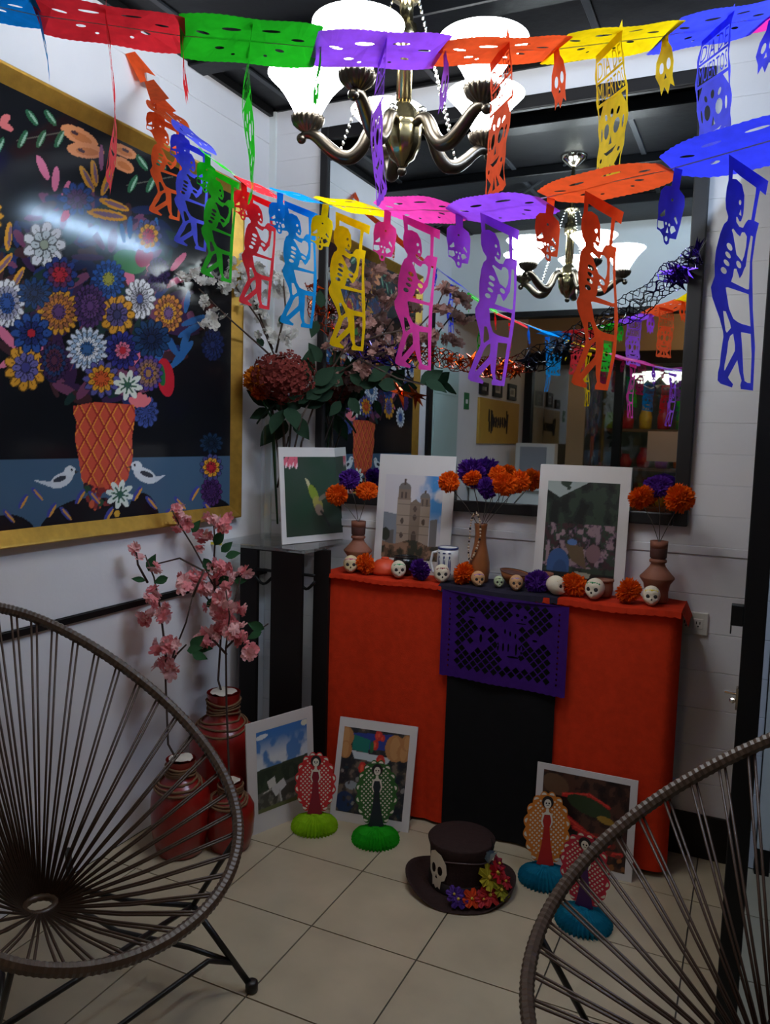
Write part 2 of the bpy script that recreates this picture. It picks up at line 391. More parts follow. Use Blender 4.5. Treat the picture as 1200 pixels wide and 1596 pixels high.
# ---- the big painting on the left wall
py0, py1, pz0, pz1 = 1.24, 2.651, 1.090, 2.392
pt = thing('framed_painting', 'large gold framed painting of a bright bouquet in a red vase with two white birds', 'painting', (XL, (py0 + py1) / 2, pz0))
M_gold = mat('gold_frame', (196, 150, 62), 0.34, metal=0.75, noise=0.2, scale=30, bump=0.05)
FWp = .052
def frame_bar(a, b, name):
    # mitred bar from corner a to b (y, z), inner side towards the centre
    cy, cz = (py0 + py1) / 2, (pz0 + pz1) / 2
    def off(p, d): return (p[0] + (d if p[0] < cy else -d), p[1] + (d if p[1] < cz else -d))
    mb = MB(); secs = []
    for p in (a, b):
        o1 = p; i1 = off(p, FWp); mid = off(p, FWp * .35)
        secs.append([(0, o1), (.034, o1), (.038, off(p, .004)), (.036, off(p, .009)), (.010, i1), (0, i1)])
    vs = [(x, q[0] - pt.location.y, q[1] - pt.location.z) for s_ in secs for x, q in s_]
    n = 6; fs = [(i, (i + 1) % n, n + (i + 1) % n, n + i) for i in range(n)] + [tuple(range(n)), tuple(range(2 * n - 1, n - 1, -1))]
    return mb.add(vs, fs).build(name, M_gold, pt)
cs = [(py0, pz0), (py1, pz0), (py1, pz1), (py0, pz1)]
for i in range(4): frame_bar(cs[i], cs[(i + 1) % 4], 'frame_bar')
nx, ny = 420, 400
Yg, Zg = np.meshgrid(np.linspace(py0 + .045, py1 - .045, nx), np.linspace(pz0 + .045, pz1 - .045, ny))
XP = XL + .012
Pw = np.stack([np.full_like(Yg, XP), Yg, Zg], -1)
px, py = proj(Pw)
U, V = px * 2.2474, (py - 150) * 2.2474     # same drawing units as the sketch of the picture
cv = Canvas(U, V, (10, 12, 19))
cv.put(V > 1275 - .02 * U, (62, 88, 112))
for x, y, rx, ry in ((-190, 1560, 150, 110), (30, 1560, 105, 95), (330, 1560, 200, 155), (640, 1540, 90, 90), (760, 1520, 70, 110), (500, 1500, 60, 110)): cv.ell(x, y, rx, ry, (12, 11, 20))
BL, GO, WH, PU, PK, OR, RD, GR = (40, 74, 140), (206, 146, 44), (214, 216, 222), (70, 44, 96), (206, 110, 140), (216, 110, 66), (170, 36, 50), (38, 84, 60)
R2 = random.Random(3)
for k in range(260):   # dark foliage and small petals behind the bouquet
    t = R2.uniform(0, 2 * pi); q = math.sqrt(R2.random())
    x, y = 330 + 360 * q * math.cos(t), 700 + 370 * q * math.sin(t)
    cv.ell(x, y, R2.uniform(10, 22), R2.uniform(30, 60), R2.choice([(20, 30, 66), (28, 44, 96), (52, 30, 66), (60, 34, 40), (26, 50, 48), (110, 60, 90)]), R2.uniform(0, 180))
for x, y, r, a in ((150, 250, 14, -25), (195, 290, 13, 5), (230, 335, 12, 20), (20, 840, 16, -40), (60, 900, 14, 20), (-40, 600, 14, 10), (450, 610, 18, -10), (520, 580, 10, 0), (625, 580, 12, 40), (610, 650, 12, 60), (640, 640, 10, 70), (480, 910, 12, 30), (240, 400, 14, 30), (30, 930, 12, 60), (145, 870, 10, 10)):
    cv.ell(x, y, r, r * 3.4, PK, a)
for x, y, r, a in ((305, 290, 13, -28), (330, 270, 12, -8), (375, 300, 13, 22), (400, 380, 14, -70), (375, 415, 18, -80), (30, 490, 13, 5), (-30, 560, 14, 20), (10, 590, 13, 40), (60, 640, 12, 30)):
    cv.ell(x, y, r, r * 4, GO, a); cv.ell(x + 4, y, r * .45, r * 3, (120, 90, 110), a)
for x, y, r, a in ((455, 460, 10, 0), (490, 470, 10, 10), (545, 460, 9, 5), (430, 480, 9, -10), (655, 720, 10, 10), (680, 785, 12, 70), (665, 820, 12, 60), (620, 930, 10, 50), (650, 850, 12, 20), (600, 870, 12, -30), (640, 900, 14, 40), (560, 900, 12, 20)):
    cv.ell(x, y, r, r * 4, (40, 92, 150), a)
fl = [(155, 520, 62, 70, [WH, (190, 200, 205), (150, 160, 140)], 9, 2), (25, 725, 52, 80, [WH, (150, 150, 170), BL], 16, 3), (490, 710, 46, 66, [WH, (170, 170, 180), (60, 80, 140)], 14, 2), (305, 885, 62, 66, [(200, 210, 226), (150, 176, 206), (220, 226, 235), (50, 90, 140)], 18, 4),
      (205, 755, 62, 72, [GO, (150, 92, 60), (190, 120, 50), (90, 60, 110)], 18, 4), (410, 765, 52, 62, [GO, (80, 70, 120), (50, 50, 90)], 10, 2), (590, 760, 42, 62, [(200, 130, 60), (150, 90, 60), GO, (110, 80, 130)], 16, 4), (90, 950, 62, 74, [GO, (96, 92, 150), (60, 60, 120)], 11, 2), (355, 990, 54, 56, [(84, 84, 150), GO, (196, 84, 40)], 12, 3), (520, 490, 40, 54, [(70, 70, 120), GO, RD], 11, 3),
      (380, 640, 50, 62, [(32, 78, 150), (24, 60, 120), (40, 90, 160), (150, 150, 60)], 16, 4), (430, 890, 50, 60, [(44, 50, 130), (32, 34, 96), PK, RD], 14, 3), (110, 830, 60, 60, [BL, (30, 44, 100), RD], 10, 2), (210, 625, 50, 56, [(36, 56, 120), (90, 40, 80), RD], 10, 3), (530, 850, 56, 60, [(24, 56, 96), (20, 36, 70)], 12, 2), (270, 360, 50, 50, [(44, 70, 130), (80, 50, 90)], 10, 2), (120, 690, 50, 46, [(24, 60, 110), (20, 40, 80)], 12, 2), (745, 870, 34, 54, [(24, 34, 76), (30, 44, 92)], 14, 3),
      (315, 735, 48, 72, [(74, 44, 96), (56, 34, 80), (90, 56, 110)], 18, 4), (190, 925, 44, 68, [(54, 34, 70), (34, 56, 100), (80, 40, 60)], 16, 4), (555, 625, 34, 60, [(60, 44, 86), (46, 40, 76)], 14, 3), (520, 970, 42, 58, [(76, 60, 136), (120, 90, 100), (150, 110, 70)], 14, 4), (740, 1385, 32, 48, [(76, 40, 96), (54, 30, 76)], 14, 3), (740, 1300, 34, 42, [(70, 70, 120), GO, RD], 11, 3), (740, 1215, 34, 30, [(22, 44, 70), (16, 30, 50)], 11, 2), (510, 1105, 38, 52, [(60, 76, 140), (50, 64, 120)], 12, 3)]
cv.ell(580, 985, 30, 68, (180, 30, 46), -8); cv.ell(565, 975, 14, 40, (30, 96, 54), -8)
cv.ell(455, 580, 60, 40, (60, 120, 70), 20); cv.ell(505, 560, 30, 40, (150, 60, 90), 20)
for f in fl: cv.flower(f[0], f[1], f[2] * 1.17, f[3] * 1.15, *f[4:])
for t in range(5): cv.ell(490 + 10 * t - 20, 1060 + 6 * abs(t - 2), 12, 24, (214, 112, 120), (t - 2) * 25)
def star_flower(x, y, r, n=8):
    for i in range(n):
        t = 2 * pi * i / n + .2; cv.ell(x + r * .6 * math.cos(t), y + r * .62 * math.sin(t), r * .42, r * .2, (206, 214, 206), math.degrees(t))
    for i in range(n):
        t = 2 * pi * i / n + .2; cv.line(x, y, x + r * .55 * math.cos(t), y + r * .55 * math.sin(t), 6, (50, 90, 70))
star_flower(448, 1012, 52)
# birds on the tablecloth, basketwork vase, sprigs
vp = [(258, 1085), (330, 1072), (470, 1080), (474, 1120), (462, 1200), (466, 1260), (448, 1340), (405, 1385), (310, 1390), (285, 1340), (276, 1270), (262, 1200), (268, 1140), (256, 1110)]
vm = cv.polym(vp); cv.put(vm, (196, 78, 58))
sav = cv.C.copy()
for k in range(-6, 9):
    for s_ in (-1, 1):
        xs_ = 365 + k * 46
        for j in range(8):
            ya, yb = 1075 + j * 42, 1117 + j * 42
            o1 = 22 if j % 2 else 0; o2 = 22 - o1
            cv.line(xs_ + o1 * s_, ya, xs_ + o2 * s_, yb, 7, (150, 44, 40)); cv.line(xs_ + o1 * s_ + 5, ya, xs_ + o2 * s_ + 5, yb, 4, (222, 138, 52))
cv.C[~vm] = sav[~vm]
for x, y, s_ in ((215, 1345, 1), (508, 1328, -1)):
    cv.ell(x, y, 44, 24, (200, 204, 210), -28 * s_); cv.ell(x + 30 * s_, y - 32, 20, 18, (206, 210, 214)); cv.poly([(x - 30 * s_, y + 6), (x - 105 * s_ * (.7 if s_ < 0 else 1), y - 2), (x - 40 * s_, y + 24)], (190, 196, 204)); cv.ell(x - 6 * s_, y - 4, 24, 9, (50, 54, 64), -20 * s_); cv.ell(x + 36 * s_, y - 36, 4, 4, (10, 10, 10)); cv.poly([(x + 48 * s_, y - 34), (x + 64 * s_, y - 28), (x + 46 * s_, y - 24)], (60, 60, 60))
cv.blobs(300, 1360, 380, 1440, 30, 8, 16, [(120, 40, 40), (40, 70, 50), (60, 30, 40), (180, 80, 50)], 1, 4)
star_flower(420, 1395, 50); cv.ell(410, 1462, 10, 12, (196, 150, 50))
for i in range(16):
    x = -20 + i * 50; y = 1430 + 40 * math.sin(i * 1.7); a = -40 if i % 2 else 30
    if 380 < x < 470: continue
    cv.ell(x, y, 9, 30, (60, 66, 140), a); cv.ell(x + 5, y + 3, 4, 26, (196, 140, 60), a)
# dragonfly, leaf sprigs
for x, y, rx, ry, a in ((278, 140, 72, 27, 28), (300, 190, 66, 27, 8), (432, 192, 50, 20, 24), (430, 240, 44, 22, 32)):
    cv.ell(x, y, rx, ry, (216, 140, 92), a); cv.ell(x + 5, y + 4, rx * .6, ry * .5, (196, 116, 66), a)
for x, y in ((262, 128), (285, 190), (440, 190)): cv.ell(x, y, 14, 6, (70, 44, 50), 30)
cv.ell(355, 215, 8, 46, (140, 84, 120))
for sx, sy, n in ((150, 105, 5), (-60, 130, 5), (535, 262, 4)):
    cv.line(sx - 90, sy + 50, sx + 70, sy + 20, 4, (90, 90, 80))
    for i in range(n):
        cv.ell(sx - 70 + i * 32, sy + (-30 if i % 2 else 45), 12, 34, (40, 92, 62), (-35 if i % 2 else 25)); cv.ell(sx - 66 + i * 32, sy + (-30 if i % 2 else 45), 4, 28, (140, 176, 150), (-35 if i % 2 else 25))
cv.ell(18, 80, 20, 14, (210, 110, 110), -40); cv.ell(20, 105, 30, 12, (210, 110, 110), 30)
# the part left of the photograph's edge repeats the same kind of flowers
for x, y in ((-120, 640), (-160, 860), (-90, 1000), (-220, 720), (-60, 420), (-280, 560)):
    cv.flower(x, y, 70, 78, R2.choice([[GO, (120, 80, 90), GO], [WH, (160, 170, 190), BL], [BL, (30, 50, 110), RD], [(74, 44, 96), (56, 34, 80)]]), 14, 3)
Pl = Pw - np.array([XL, pt.location.y, pt.location.z])
grid_obj('canvas', Pl, cv.C, vcol_mat('painting_varnish', 0.7, coat=0.6, spec=0.1), pt)
# ---- mounted photographs
M_board = mat('mount_board', (206, 200, 196), 0.65, noise=0.05, scale=8)
M_print = vcol_mat('photo_print', 0.4)
def photo(label, BLc, BRc, height, top_y_dir, paint, bx=(.1, .1, .1, .1), res=90, group='mounted photographs of the altar'):
    """BLc, BRc bottom corners; top_y_dir = unit lean direction of the upward edge (tilt from vertical, m per m)"""
    BLc, BRc = Vector(BLc), Vector(BRc); rt = BRc - BLc; Wd = rt.length; rt.normalize()
    back = Vector((-rt.y, rt.x, 0))
    if back.dot(Vector((0, 1, 0))) < 0 and abs(back.y) > .3: back = -back
    up = (Vector((0, 0, 1)) * math.cos(top_y_dir) + back * math.sin(top_y_dir)).normalized(); nrm = rt.cross(up).normalized()
    if nrm.dot(Vector((0, 0, H)) - BLc) < 0: nrm = -nrm
    o = thing('mounted_photo', label, 'photograph', (BLc + BRc) / 2, 0, group)
    c = (BLc + BRc) / 2
    mb = MB(); mb.obox(up * height / 2 - nrm * .0028, rt * Wd / 2, up * height / 2, nrm * .0028); mb.build('mount_board', M_board, o)
    l, r, b, t = bx
    u0, u1, v0, v1 = -Wd / 2 + l * Wd, Wd / 2 - r * Wd, b * height, height - t * height
    n2 = int(res * (v1 - v0) / (u1 - u0))
    Ug, Vg = np.meshgrid(np.linspace(0, 1, res), np.linspace(1, 0, n2))
    cvp = Canvas(Ug, Vg, (120, 120, 120)); paint(cvp)
    a = np.array(rt); b_ = np.array(up); n_ = np.array(nrm)
    P = (u0 + (u1 - u0) * Ug)[..., None] * a + (v1 + (v0 - v1) * Vg)[..., None] * b_ + n_ * .0006
    grid_obj('photo_print', P, np.clip(cvp.C, 0, 1), M_print, o)
    return o
def fbm(U, V, s, seed):
    r = np.random.default_rng(seed); o = np.zeros_like(U); a = .5
    for k in range(5):
        n = int(s * 2 ** k) + 2; g = r.random((n + 1, n + 1)); x = np.clip(U, 0, .9999) * n; y = np.clip(V, 0, .9999) * n
        i, j = x.astype(int), y.astype(int); fx, fy = x - i, y - j; fx = fx * fx * (3 - 2 * fx); fy = fy * fy * (3 - 2 * fy)
        o += a * ((g[j, i] * (1 - fx) + g[j, i + 1] * fx) * (1 - fy) + (g[j + 1, i] * (1 - fx) + g[j + 1, i + 1] * fx) * fy); a *= .5
    return o
def mixc(c, m, a, b): c.C[:] = c.C * (1 - m[..., None]) + (lin(a) * (1 - m[..., None]) * 0 + lin(b)) * m[..., None]
def p_bird(c):
    n = fbm(c.U, c.V, 2, 1); c.C[:] = lin((34, 62, 44)); mixc(c, np.clip(n * 1.2 - .3, 0, .7), 0, (60, 70, 62)); mixc(c, np.clip((c.V - .6) * 1.1, 0, .5), 0, (46, 42, 36))
    for i in range(4): c.ell(.03 + .05 * i, .04 + .02 * (i % 2), .025, .075, (206, 90, 110), 25 - i * 5); c.ell(.04 + .05 * i, .1 + .02 * (i % 2), .014, .04, (226, 190, 196), 25)
    c.poly([(.31, .27), (.36, .29), (.42, .40), (.37, .42)], (190, 180, 140)); c.ell(.44, .47, .06, .13, (122, 140, 44), -28); c.ell(.50, .60, .07, .10, (150, 140, 70), -25)
    c.ell(.52, .68, .06, .08, (140, 120, 110), -30); c.line(.55, .7, .68, .9, .03, (40, 40, 40)); c.ell(.58, .52, .08, .03, (120, 110, 96), -30); c.ell(.46, .38, .012, .012, (20, 20, 16))
def p_church(c):
    c.C[:] = lin((196, 190, 192)); n = fbm(c.U, c.V, 3, 2)
    mixc(c, np.clip((c.U - .5) * 3, 0, 1) * np.clip((.75 - c.V) * 3, 0, 1) * np.clip((n - .42) * 8, 0, 1), 0, (66, 128, 182))
    st, sd, dk = (150, 132, 116), (124, 106, 92), (84, 70, 62)
    c.poly([(0, .45), (.3, .48), (.3, .85), (0, .85)], (120, 124, 130)); c.poly([(.05, .68), (.2, .66), (.2, .85), (.05, .85)], (96, 90, 86))
    c.poly([(.23, .27), (.47, .27), (.46, .85), (.24, .85)], st); c.poly([(.62, .32), (.80, .32), (.80, .85), (.62, .85)], st); c.poly([(.46, .33), (.55, .28), (.63, .33), (.63, .85), (.46, .85)], sd)
    c.ell(.35, .17, .11, .08, (110, 104, 100)); c.poly([(.24, .17), (.46, .17), (.46, .30), (.24, .30)], sd); c.poly([(.335, .06), (.365, .06), (.365, .12), (.335, .12)], dk); c.ell(.35, .06, .022, .018, dk)
    c.ell(.71, .26, .085, .06, (110, 104, 100)); c.poly([(.63, .26), (.79, .26), (.79, .36), (.63, .36)], sd); c.ell(.71, .19, .016, .02, dk)
    for x, y in ((.30, .23), (.37, .23), (.67, .31), (.74, .31)): c.poly([(x - .015, y - .03), (x + .015, y - .03), (x + .015, y + .05), (x - .015, y + .05)], dk)
    for x, y in ((.545, .5), (.545, .4), (.33, .55), (.7, .55), (.33, .72)): c.ell(x, y, .03, .035, dk)
    c.ell(.545, .75, .05, .09, dk); c.poly([(.82, .52), (.94, .5), (.94, .85), (.82, .85)], (112, 108, 106))
    for y in (.35, .48, .6, .7): c.line(.24, y, .8, y, .008, (110, 96, 84))
    m = c.V > .8 + .03 * np.sin(c.U * 9); c.put(m, (96, 74, 56)); k = fbm(c.U, c.V, 10, 5); c.put(m & (k > .5), (52, 50, 38)); c.put(m & (k < .38), (136, 104, 82)); c.ell(.05, .72, .08, .08, (46, 50, 40))
def p_market(c):
    n = fbm(c.U, c.V, 6, 3); c.C[:] = lin((30, 40, 34)); c.put((n > .5), (44, 58, 46)); c.put(n < .38, (16, 22, 20))
    c.put((c.V < .16 - .4 * np.abs(c.U - .18)) & (n < .55), (150, 160, 156))
    m = (c.V > .42) & (c.V < .85); k = fbm(c.U, c.V, 14, 8); c.put(m & (k > .5) & (n < .6), (96, 72, 88)); c.put(m & (k > .57), (140, 116, 122)); c.put(m & (k < .38), (60, 36, 40))
    c.poly([(.3, .62), (.55, .64), (.62, .86), (.4, .78)], (96, 78, 56)); c.ell(.22, .84, .16, .17, (52, 82, 128)); c.ell(.25, .9, .1, .12, (44, 70, 112)); c.ell(.4, .6, .07, .03, (80, 110, 160)); c.ell(.7, .7, .1, .09, (120, 90, 96))
    c.put(c.V > .9, (24, 24, 24)); c.poly([(.45, .885), (.68, .9), (.66, .95), (.5, .93)], (150, 146, 128))
def p_sky(c):
    n = fbm(c.U, c.V, 4, 4); c.C[:] = lin((58, 112, 176)); mixc(c, np.clip(c.V * .9, 0, .5), 0, (120, 150, 186))
    mixc(c, np.clip((n - .46) * 9, 0, 1) * np.clip((c.V - .1) * 4, 0, 1), 0, (206, 210, 214)); c.ell(.1, .07, .12, .03, (210, 214, 216), -4); c.ell(.95, .04, .07, .04, (214, 212, 190))
    c.put(c.V > .47 - .02 * c.U, (56, 66, 50)); k = fbm(c.U, c.V, 10, 6); c.put((c.V > .49) & (k > .55), (44, 54, 42)); c.put(c.V > .76 - .1 * c.U, (96, 92, 86)); c.put((c.V > .8 - .1 * c.U) & (k > .5), (70, 66, 60)); c.put((c.V > .82 - .1 * c.U) & (k < .38), (130, 120, 110)); c.put(c.V > .95, (96, 98, 62))
    c.poly([(.18, .64), (.33, .60), (.36, .72), (.22, .74)], (200, 196, 188)); c.poly([(.26, .74), (.5, .66), (.56, .76), (.34, .86)], (196, 194, 190)); c.line(.42, .8, .45, .93, .03, (180, 176, 170)); c.line(.1, .77, .25, .75, .012, (200, 196, 190))
def p_stall(c):
    n = fbm(c.U, c.V, 9, 7); c.C[:] = lin((62, 56, 52)); c.put(n > .52, (36, 38, 44)); c.put(n < .4, (106, 92, 78))
    c.poly([(.15, .06), (.8, .02), (.7, .22), (.2, .24)], (40, 56, 130)); c.poly([(.16, .08), (.42, .12), (.40, .28), (.15, .26)], (24, 110, 96)); c.poly([(.15, .27), (.75, .3), (.7, .38), (.2, .36)], (190, 196, 200))
    for x, y, r in ((.04, .12, .12), (.05, .27, .1), (.8, .18, .15), (.93, .22, .1), (.97, .1, .09)): c.ell(x, y, r, r * 1.05, (172, 118, 70)); c.ell(x, y, r * .5, r * .9, (186, 134, 84))
    for x, y, r in ((.5, .17, .05), (.53, .06, .05), (.6, .08, .035), (.6, .36, .07), (.34, .46, .06), (.38, .62, .05), (.5, .56, .05), (.55, .05, .04)): c.ell(x, y, r, r * 1.2, (196, 44, 36)); c.ell(x - .01, y, r * .4, r * .7, (222, 90, 60))
    c.line(.45, .4, .44, .75, .05, (46, 90, 50)); c.ell(.45, .2, .03, .07, (40, 100, 60)); c.ell(.12, .88, .14, .12, (32, 50, 84)); c.ell(.2, .68, .1, .05, (140, 146, 150)); c.blobs(.0, .45, 1, .98, 60, .015, .04, [(40, 40, 44), (80, 74, 70), (130, 126, 120), (30, 50, 60)], 1, 5)
def p_chili(c):
    n = fbm(c.U, c.V, 8, 9); c.C[:] = lin((46, 28, 24)); c.put(n > .55, (74, 46, 36)); c.put(n < .4, (24, 16, 16)); c.ell(.15, .15, .16, .12, (96, 70, 50), 20)
    for x0, y0, x1, y1, w_ in ((.25, .25, .55, .2, .05), (.55, .2, .78, .3, .04), (.15, .42, .5, .62, .07), (.4, .6, .8, .72, .06), (.2, .7, .6, .85, .06), (.1, .55, .3, .75, .05), (.6, .85, .95, .8, .05)): c.line(x0, y0, x1, y1, w_, (176, 34, 30)); c.line(x0, y0 - .01, x1, y1 - .01, w_ * .3, (214, 70, 56))
    c.ell(.55, .33, .26, .1, (44, 60, 36), 14); c.ell(.75, .45, .1, .04, (150, 116, 44), 10); c.ell(.1, .32, .06, .05, (160, 120, 50)); c.blobs(.5, .6, 1, 1, 25, .02, .05, [(110, 40, 30), (60, 30, 24), (130, 80, 40)], 1, 3)
ZT, ZA = 1.006, 0.902         # glass table top, altar top
b1, b2 = onZ(440, 849, ZT), onZ(550, 838, ZT)
photo('mounted photo of a small green hummingbird standing on the glass table', b1, b2, .375, math.radians(5), p_bird, (.06, .06, .07, .10))
photo('mounted photo of a stone church with two towers standing on the altar', (-1.352, 2.815, ZA), (-1.032, 2.815, ZA), .462, math.radians(5), p_church, (.10, .14, .12, .17))
photo('mounted photo of a dark flower market standing on the altar', (-.705, 2.805, ZA), (-.385, 2.805, ZA), .448, math.radians(6), p_market, (.10, .11, .07, .13))
bl, br = onZ(388, 1305), onZ(491, 1263)
photo('mounted photo of blue sky and clouds over green hills leaning by the red vases', bl, br, .405, math.radians(4), p_sky, (.14, .10, .17, .10))
bl, br = onZ(513, 1276), onZ(636, 1298)
photo('mounted photo of a market stall with red flowers leaning on the altar', bl, br, .375, math.radians(15), p_stall, (.07, .09, .09, .09))
bl, br = onZ(828, 1338), onZ(984, 1376)
photo('mounted photo of red chillies leaning on the altar behind the blue paper bases', bl, br, .335, math.radians(5), p_chili, (.07, .07, .07, .06))
# ================================================================= CHANDELIER
M_bronze = mat('dark_bronze', (92, 84, 74), 0.32, metal=1.0, noise=0.25, scale=30)
M_brass = mat('antique_brass', (164, 150, 112), 0.22, metal=1.0, noise=0.12, scale=20)
M_silver = mat('chain_silver', (190, 190, 186), 0.25, metal=1.0)
def shade_mat():
    m = bpy.data.materials.new('lamp_glass'); m.use_nodes = True; nt = m.node_tree; b = nt.nodes['Principled BSDF']
    b.inputs['Base Color'].default_value = rgba((236, 240, 244)); b.inputs['Roughness'].default_value = .35
    b.inputs['Emission Color'].default_value = (0.93, 0.96, 0.97, 1)
    b.inputs['Emission Strength'].default_value = SHADE_STRENGTH
    return m
M_shade = shade_mat()
CC = Vector((-.858, 1.893, 0)); ZH = 2.105
def chandelier(name, label, C, zh, ztop, scale=1.0, chains=True):
    ch = thing(name, label, 'chandelier', (C.x, C.y, ztop))
    def Lz(z): return zh + z * scale - ztop
    S = scale
    MB().lathe([(0.0, Lz(.0)), (.012 * S, Lz(.006)), (.016 * S, Lz(.014)), (.030 * S, Lz(.025)), (.044 * S, Lz(.055)), (.048 * S, Lz(.09)), (.046 * S, Lz(.098)), (.05 * S, Lz(.104)), (.045 * S, Lz(.112)), (.034 * S, Lz(.14)), (.018 * S, Lz(.158)), (.014 * S, Lz(.166))], 30, ribs=10, ribd=.03).build('hub', M_brass, ch, True)
    MB().ball((0, 0, Lz(-.006)), .012 * S, 12, 8).build('finial', M_bronze, ch, True)
    zt = ztop - ztop
    MB().lathe([(.019 * S, Lz(.165)), (.019 * S, Lz(.29)), (.026 * S, Lz(.295)), (.03 * S, Lz(.32)), (.026 * S, Lz(.345)), (.017 * S, Lz(.35)), (.017 * S, Lz(.40)), (.034 * S, Lz(.405)), (.034 * S, Lz(.415)), (.012 * S, Lz(.42)), (.008 * S, -.05)], 20, ribs=10, ribd=.04).build('stem', M_brass, ch, True)
    MB().lathe([(.012, -.05), (.02, -.045), (.055, -.02), (.062, -.006), (.062, 0)], 24, close=True).build('ceiling_rose', mat('rose_chrome', (220, 214, 196), .12, metal=1.0), ch, True)
    f = np.array([-.421, .907]); r = np.array([.907, .421])
    prof_out = [(.028, .03), (.036, .05), (.05, .075), (.063, .095), (.078, .113), (.092, .127), (.103, .138)]
    cup = MB().lathe([(.0, -.012), (.009, -.010), (.012, 0), (.02, .004), (.035, .016), (.040, .028), (.041, .036), (.03, .034)], 72, ribs=18, ribd=.07).mesh('cup', True)
    sh = MB(); pr = [(a * S, b * S) for a, b in prof_out]; pin = [(a * S - .003, b * S + .001) for a, b in prof_out][::-1]
    sh.lathe([(.02 * S, .026 * S)] + pr + pin + [(.001, .033 * S)], 40)
    she = sh.mesh('shade', True); she.materials.append(M_shade); cup.materials.append(M_bronze)
    for k, a in enumerate((100, 172, 244, 316, 28)):
        a = math.radians(a); dv = math.cos(a) * r + math.sin(a) * f; D3 = Vector((dv[0], dv[1], 0))
        R_ = .246 * S
        prof = [(.03, .095), (.055, .108), (.075, .105), (.09, .085), (.105, .055), (.13, .032), (.16, .034), (.19, .055), (.215, .078), (.235, .090), (.252, .090), (.262, .082)]
        pts = [D3 * (q[0] * S) + Vector((0, 0, Lz(q[1]))) for q in prof]
        # smooth the arm curve
        sm = []
        for i in range(len(pts) - 1):
            p0, p1, p2, p3 = pts[max(i - 1, 0)], pts[i], pts[i + 1], pts[min(i + 2, len(pts) - 1)]
            for t in (0, .25, .5, .75): sm.append(.5 * ((2 * p1) + (p2 - p0) * t + (2 * p0 - 5 * p1 + 4 * p2 - p3) * t * t + (3 * p1 - p0 - 3 * p2 + p3) * t ** 3))
        sm.append(pts[-1]); rad = [S * (.009 + .009 * math.sin(pi * min(1, i / (len(sm) - 1) * 1.05)) ** .8) for i in range(len(sm))]
        arm = MB().tube(sm, rad, 12).build('arm', M_bronze, ch, True)
        e = D3 * (.262 * S) + Vector((0, 0, Lz(.080))); MB().ball(e, .013 * S, 10, 8).build('scroll', M_bronze, arm, True)
        e2 = D3 * (.062 * S) + Vector((0, 0, Lz(.125))); MB().ball(e2, .012 * S, 10, 8).build('scroll', M_silver, arm, True)
        base = D3 * R_ + Vector((0, 0, Lz(.096)))
        c1 = mesh_obj('cup', cup, None, ch, base); c1.scale = (S, S, S)
        mesh_obj('shade', she, None, ch, base)
        if chains and k in (0, 1, 3, 4):
            p0 = D3 * (.03) + Vector((0, 0, -.02)); p1 = D3 * (.16 * S) + Vector((0, 0, Lz(.045)))
            p0 = D3 * (.035 * S) + Vector((0, 0, Lz(.41)))
            cm = MB(); n = 26
            for i in range(n):
                q = p0.lerp(p1, (i + .5) / n); cm.ball(q, .0038 * S, 6, 4, (1, 1, 1.7))
            cm.build('chain', M_silver, ch, True)
    return ch
chandelier('chandelier', 'brass five-arm chandelier with glowing white glass shades hanging before the mirror', CC, ZH, ZC)
# fluorescent tube over the passage, right of the open door
tb = thing('tube_lamp_offscreen', 'long white fluorescent tube lamp on the ceiling over the passage', 'lamp', (0.22, 1.70, ZC))
M_tube = mat('tube_glow', (200, 224, 255), .4, emit=TUBE_STRENGTH)
bevel(MB().box(-.035, .035, -.58, .58, -.035, 0).build('housing', M_white, tb), .004)
MB().tube([(0, -.55, -.052), (0, .55, -.052)], .015, 12).build('tube_offscreen', M_tube, tb, True)
for s in (-1, 1): MB().box(-.02, .02, s * .565 - .014, s * .565 + .014, -.07, -.03).build('lamp_holder', M_white, tb)
# ================================================================= CORNER TABLE
ct = thing('corner_table', 'tall dark wooden corner table with a square glass top', 'table', (-1.69, 2.69, 0))
def cbox(x0, x1, y0, y1, z0, z1, name, m, par=ct, bv=.003): return loc_box(par, name, m, x0, x1, y0, y1, z0, z1, bv)
M_glass = bpy.data.materials.new('clear_glass'); M_glass.use_nodes = True
def glass_nodes(m, tint, mixf, rough=.02):
    nt = m.node_tree; out = nt.nodes['Material Output']; nt.nodes.remove(nt.nodes['Principled BSDF'])
    t = nt.nodes.new('ShaderNodeBsdfTransparent'); t.inputs[0].default_value = tint; g = nt.nodes.new('ShaderNodeBsdfGlossy'); g.inputs['Roughness'].default_value = rough
    lw = nt.nodes.new('ShaderNodeLayerWeight'); lw.inputs[0].default_value = .5
    pw_ = nt.nodes.new('ShaderNodeMath'); pw_.operation = 'POWER'; pw_.inputs[1].default_value = 3.5; nt.links.new(lw.outputs['Facing'], pw_.inputs[0])
    ad = nt.nodes.new('ShaderNodeMath'); ad.operation = 'MULTIPLY_ADD'; ad.inputs[1].default_value = .6; ad.inputs[2].default_value = mixf + .03; ad.use_clamp = True
    mx = nt.nodes.new('ShaderNodeMixShader'); nt.links.new(pw_.outputs[0], ad.inputs[0]); nt.links.new(ad.outputs[0], mx.inputs[0]); nt.links.new(t.outputs[0], mx.inputs[1]); nt.links.new(g.outputs[0], mx.inputs[2]); nt.links.new(mx.outputs[0], out.inputs['Surface'])
glass_nodes(M_glass, (.93, .96, .95, 1), .08)
TX0, TX1, TY0, TY1 = XL + .004, -1.478, 2.500, YB - .004
loc_box(ct, 'glass_top', M_glass, TX0, TX1, TY0, TY1, .992, 1.004, .002)
st_ = onX(341, 846, XL + .02)
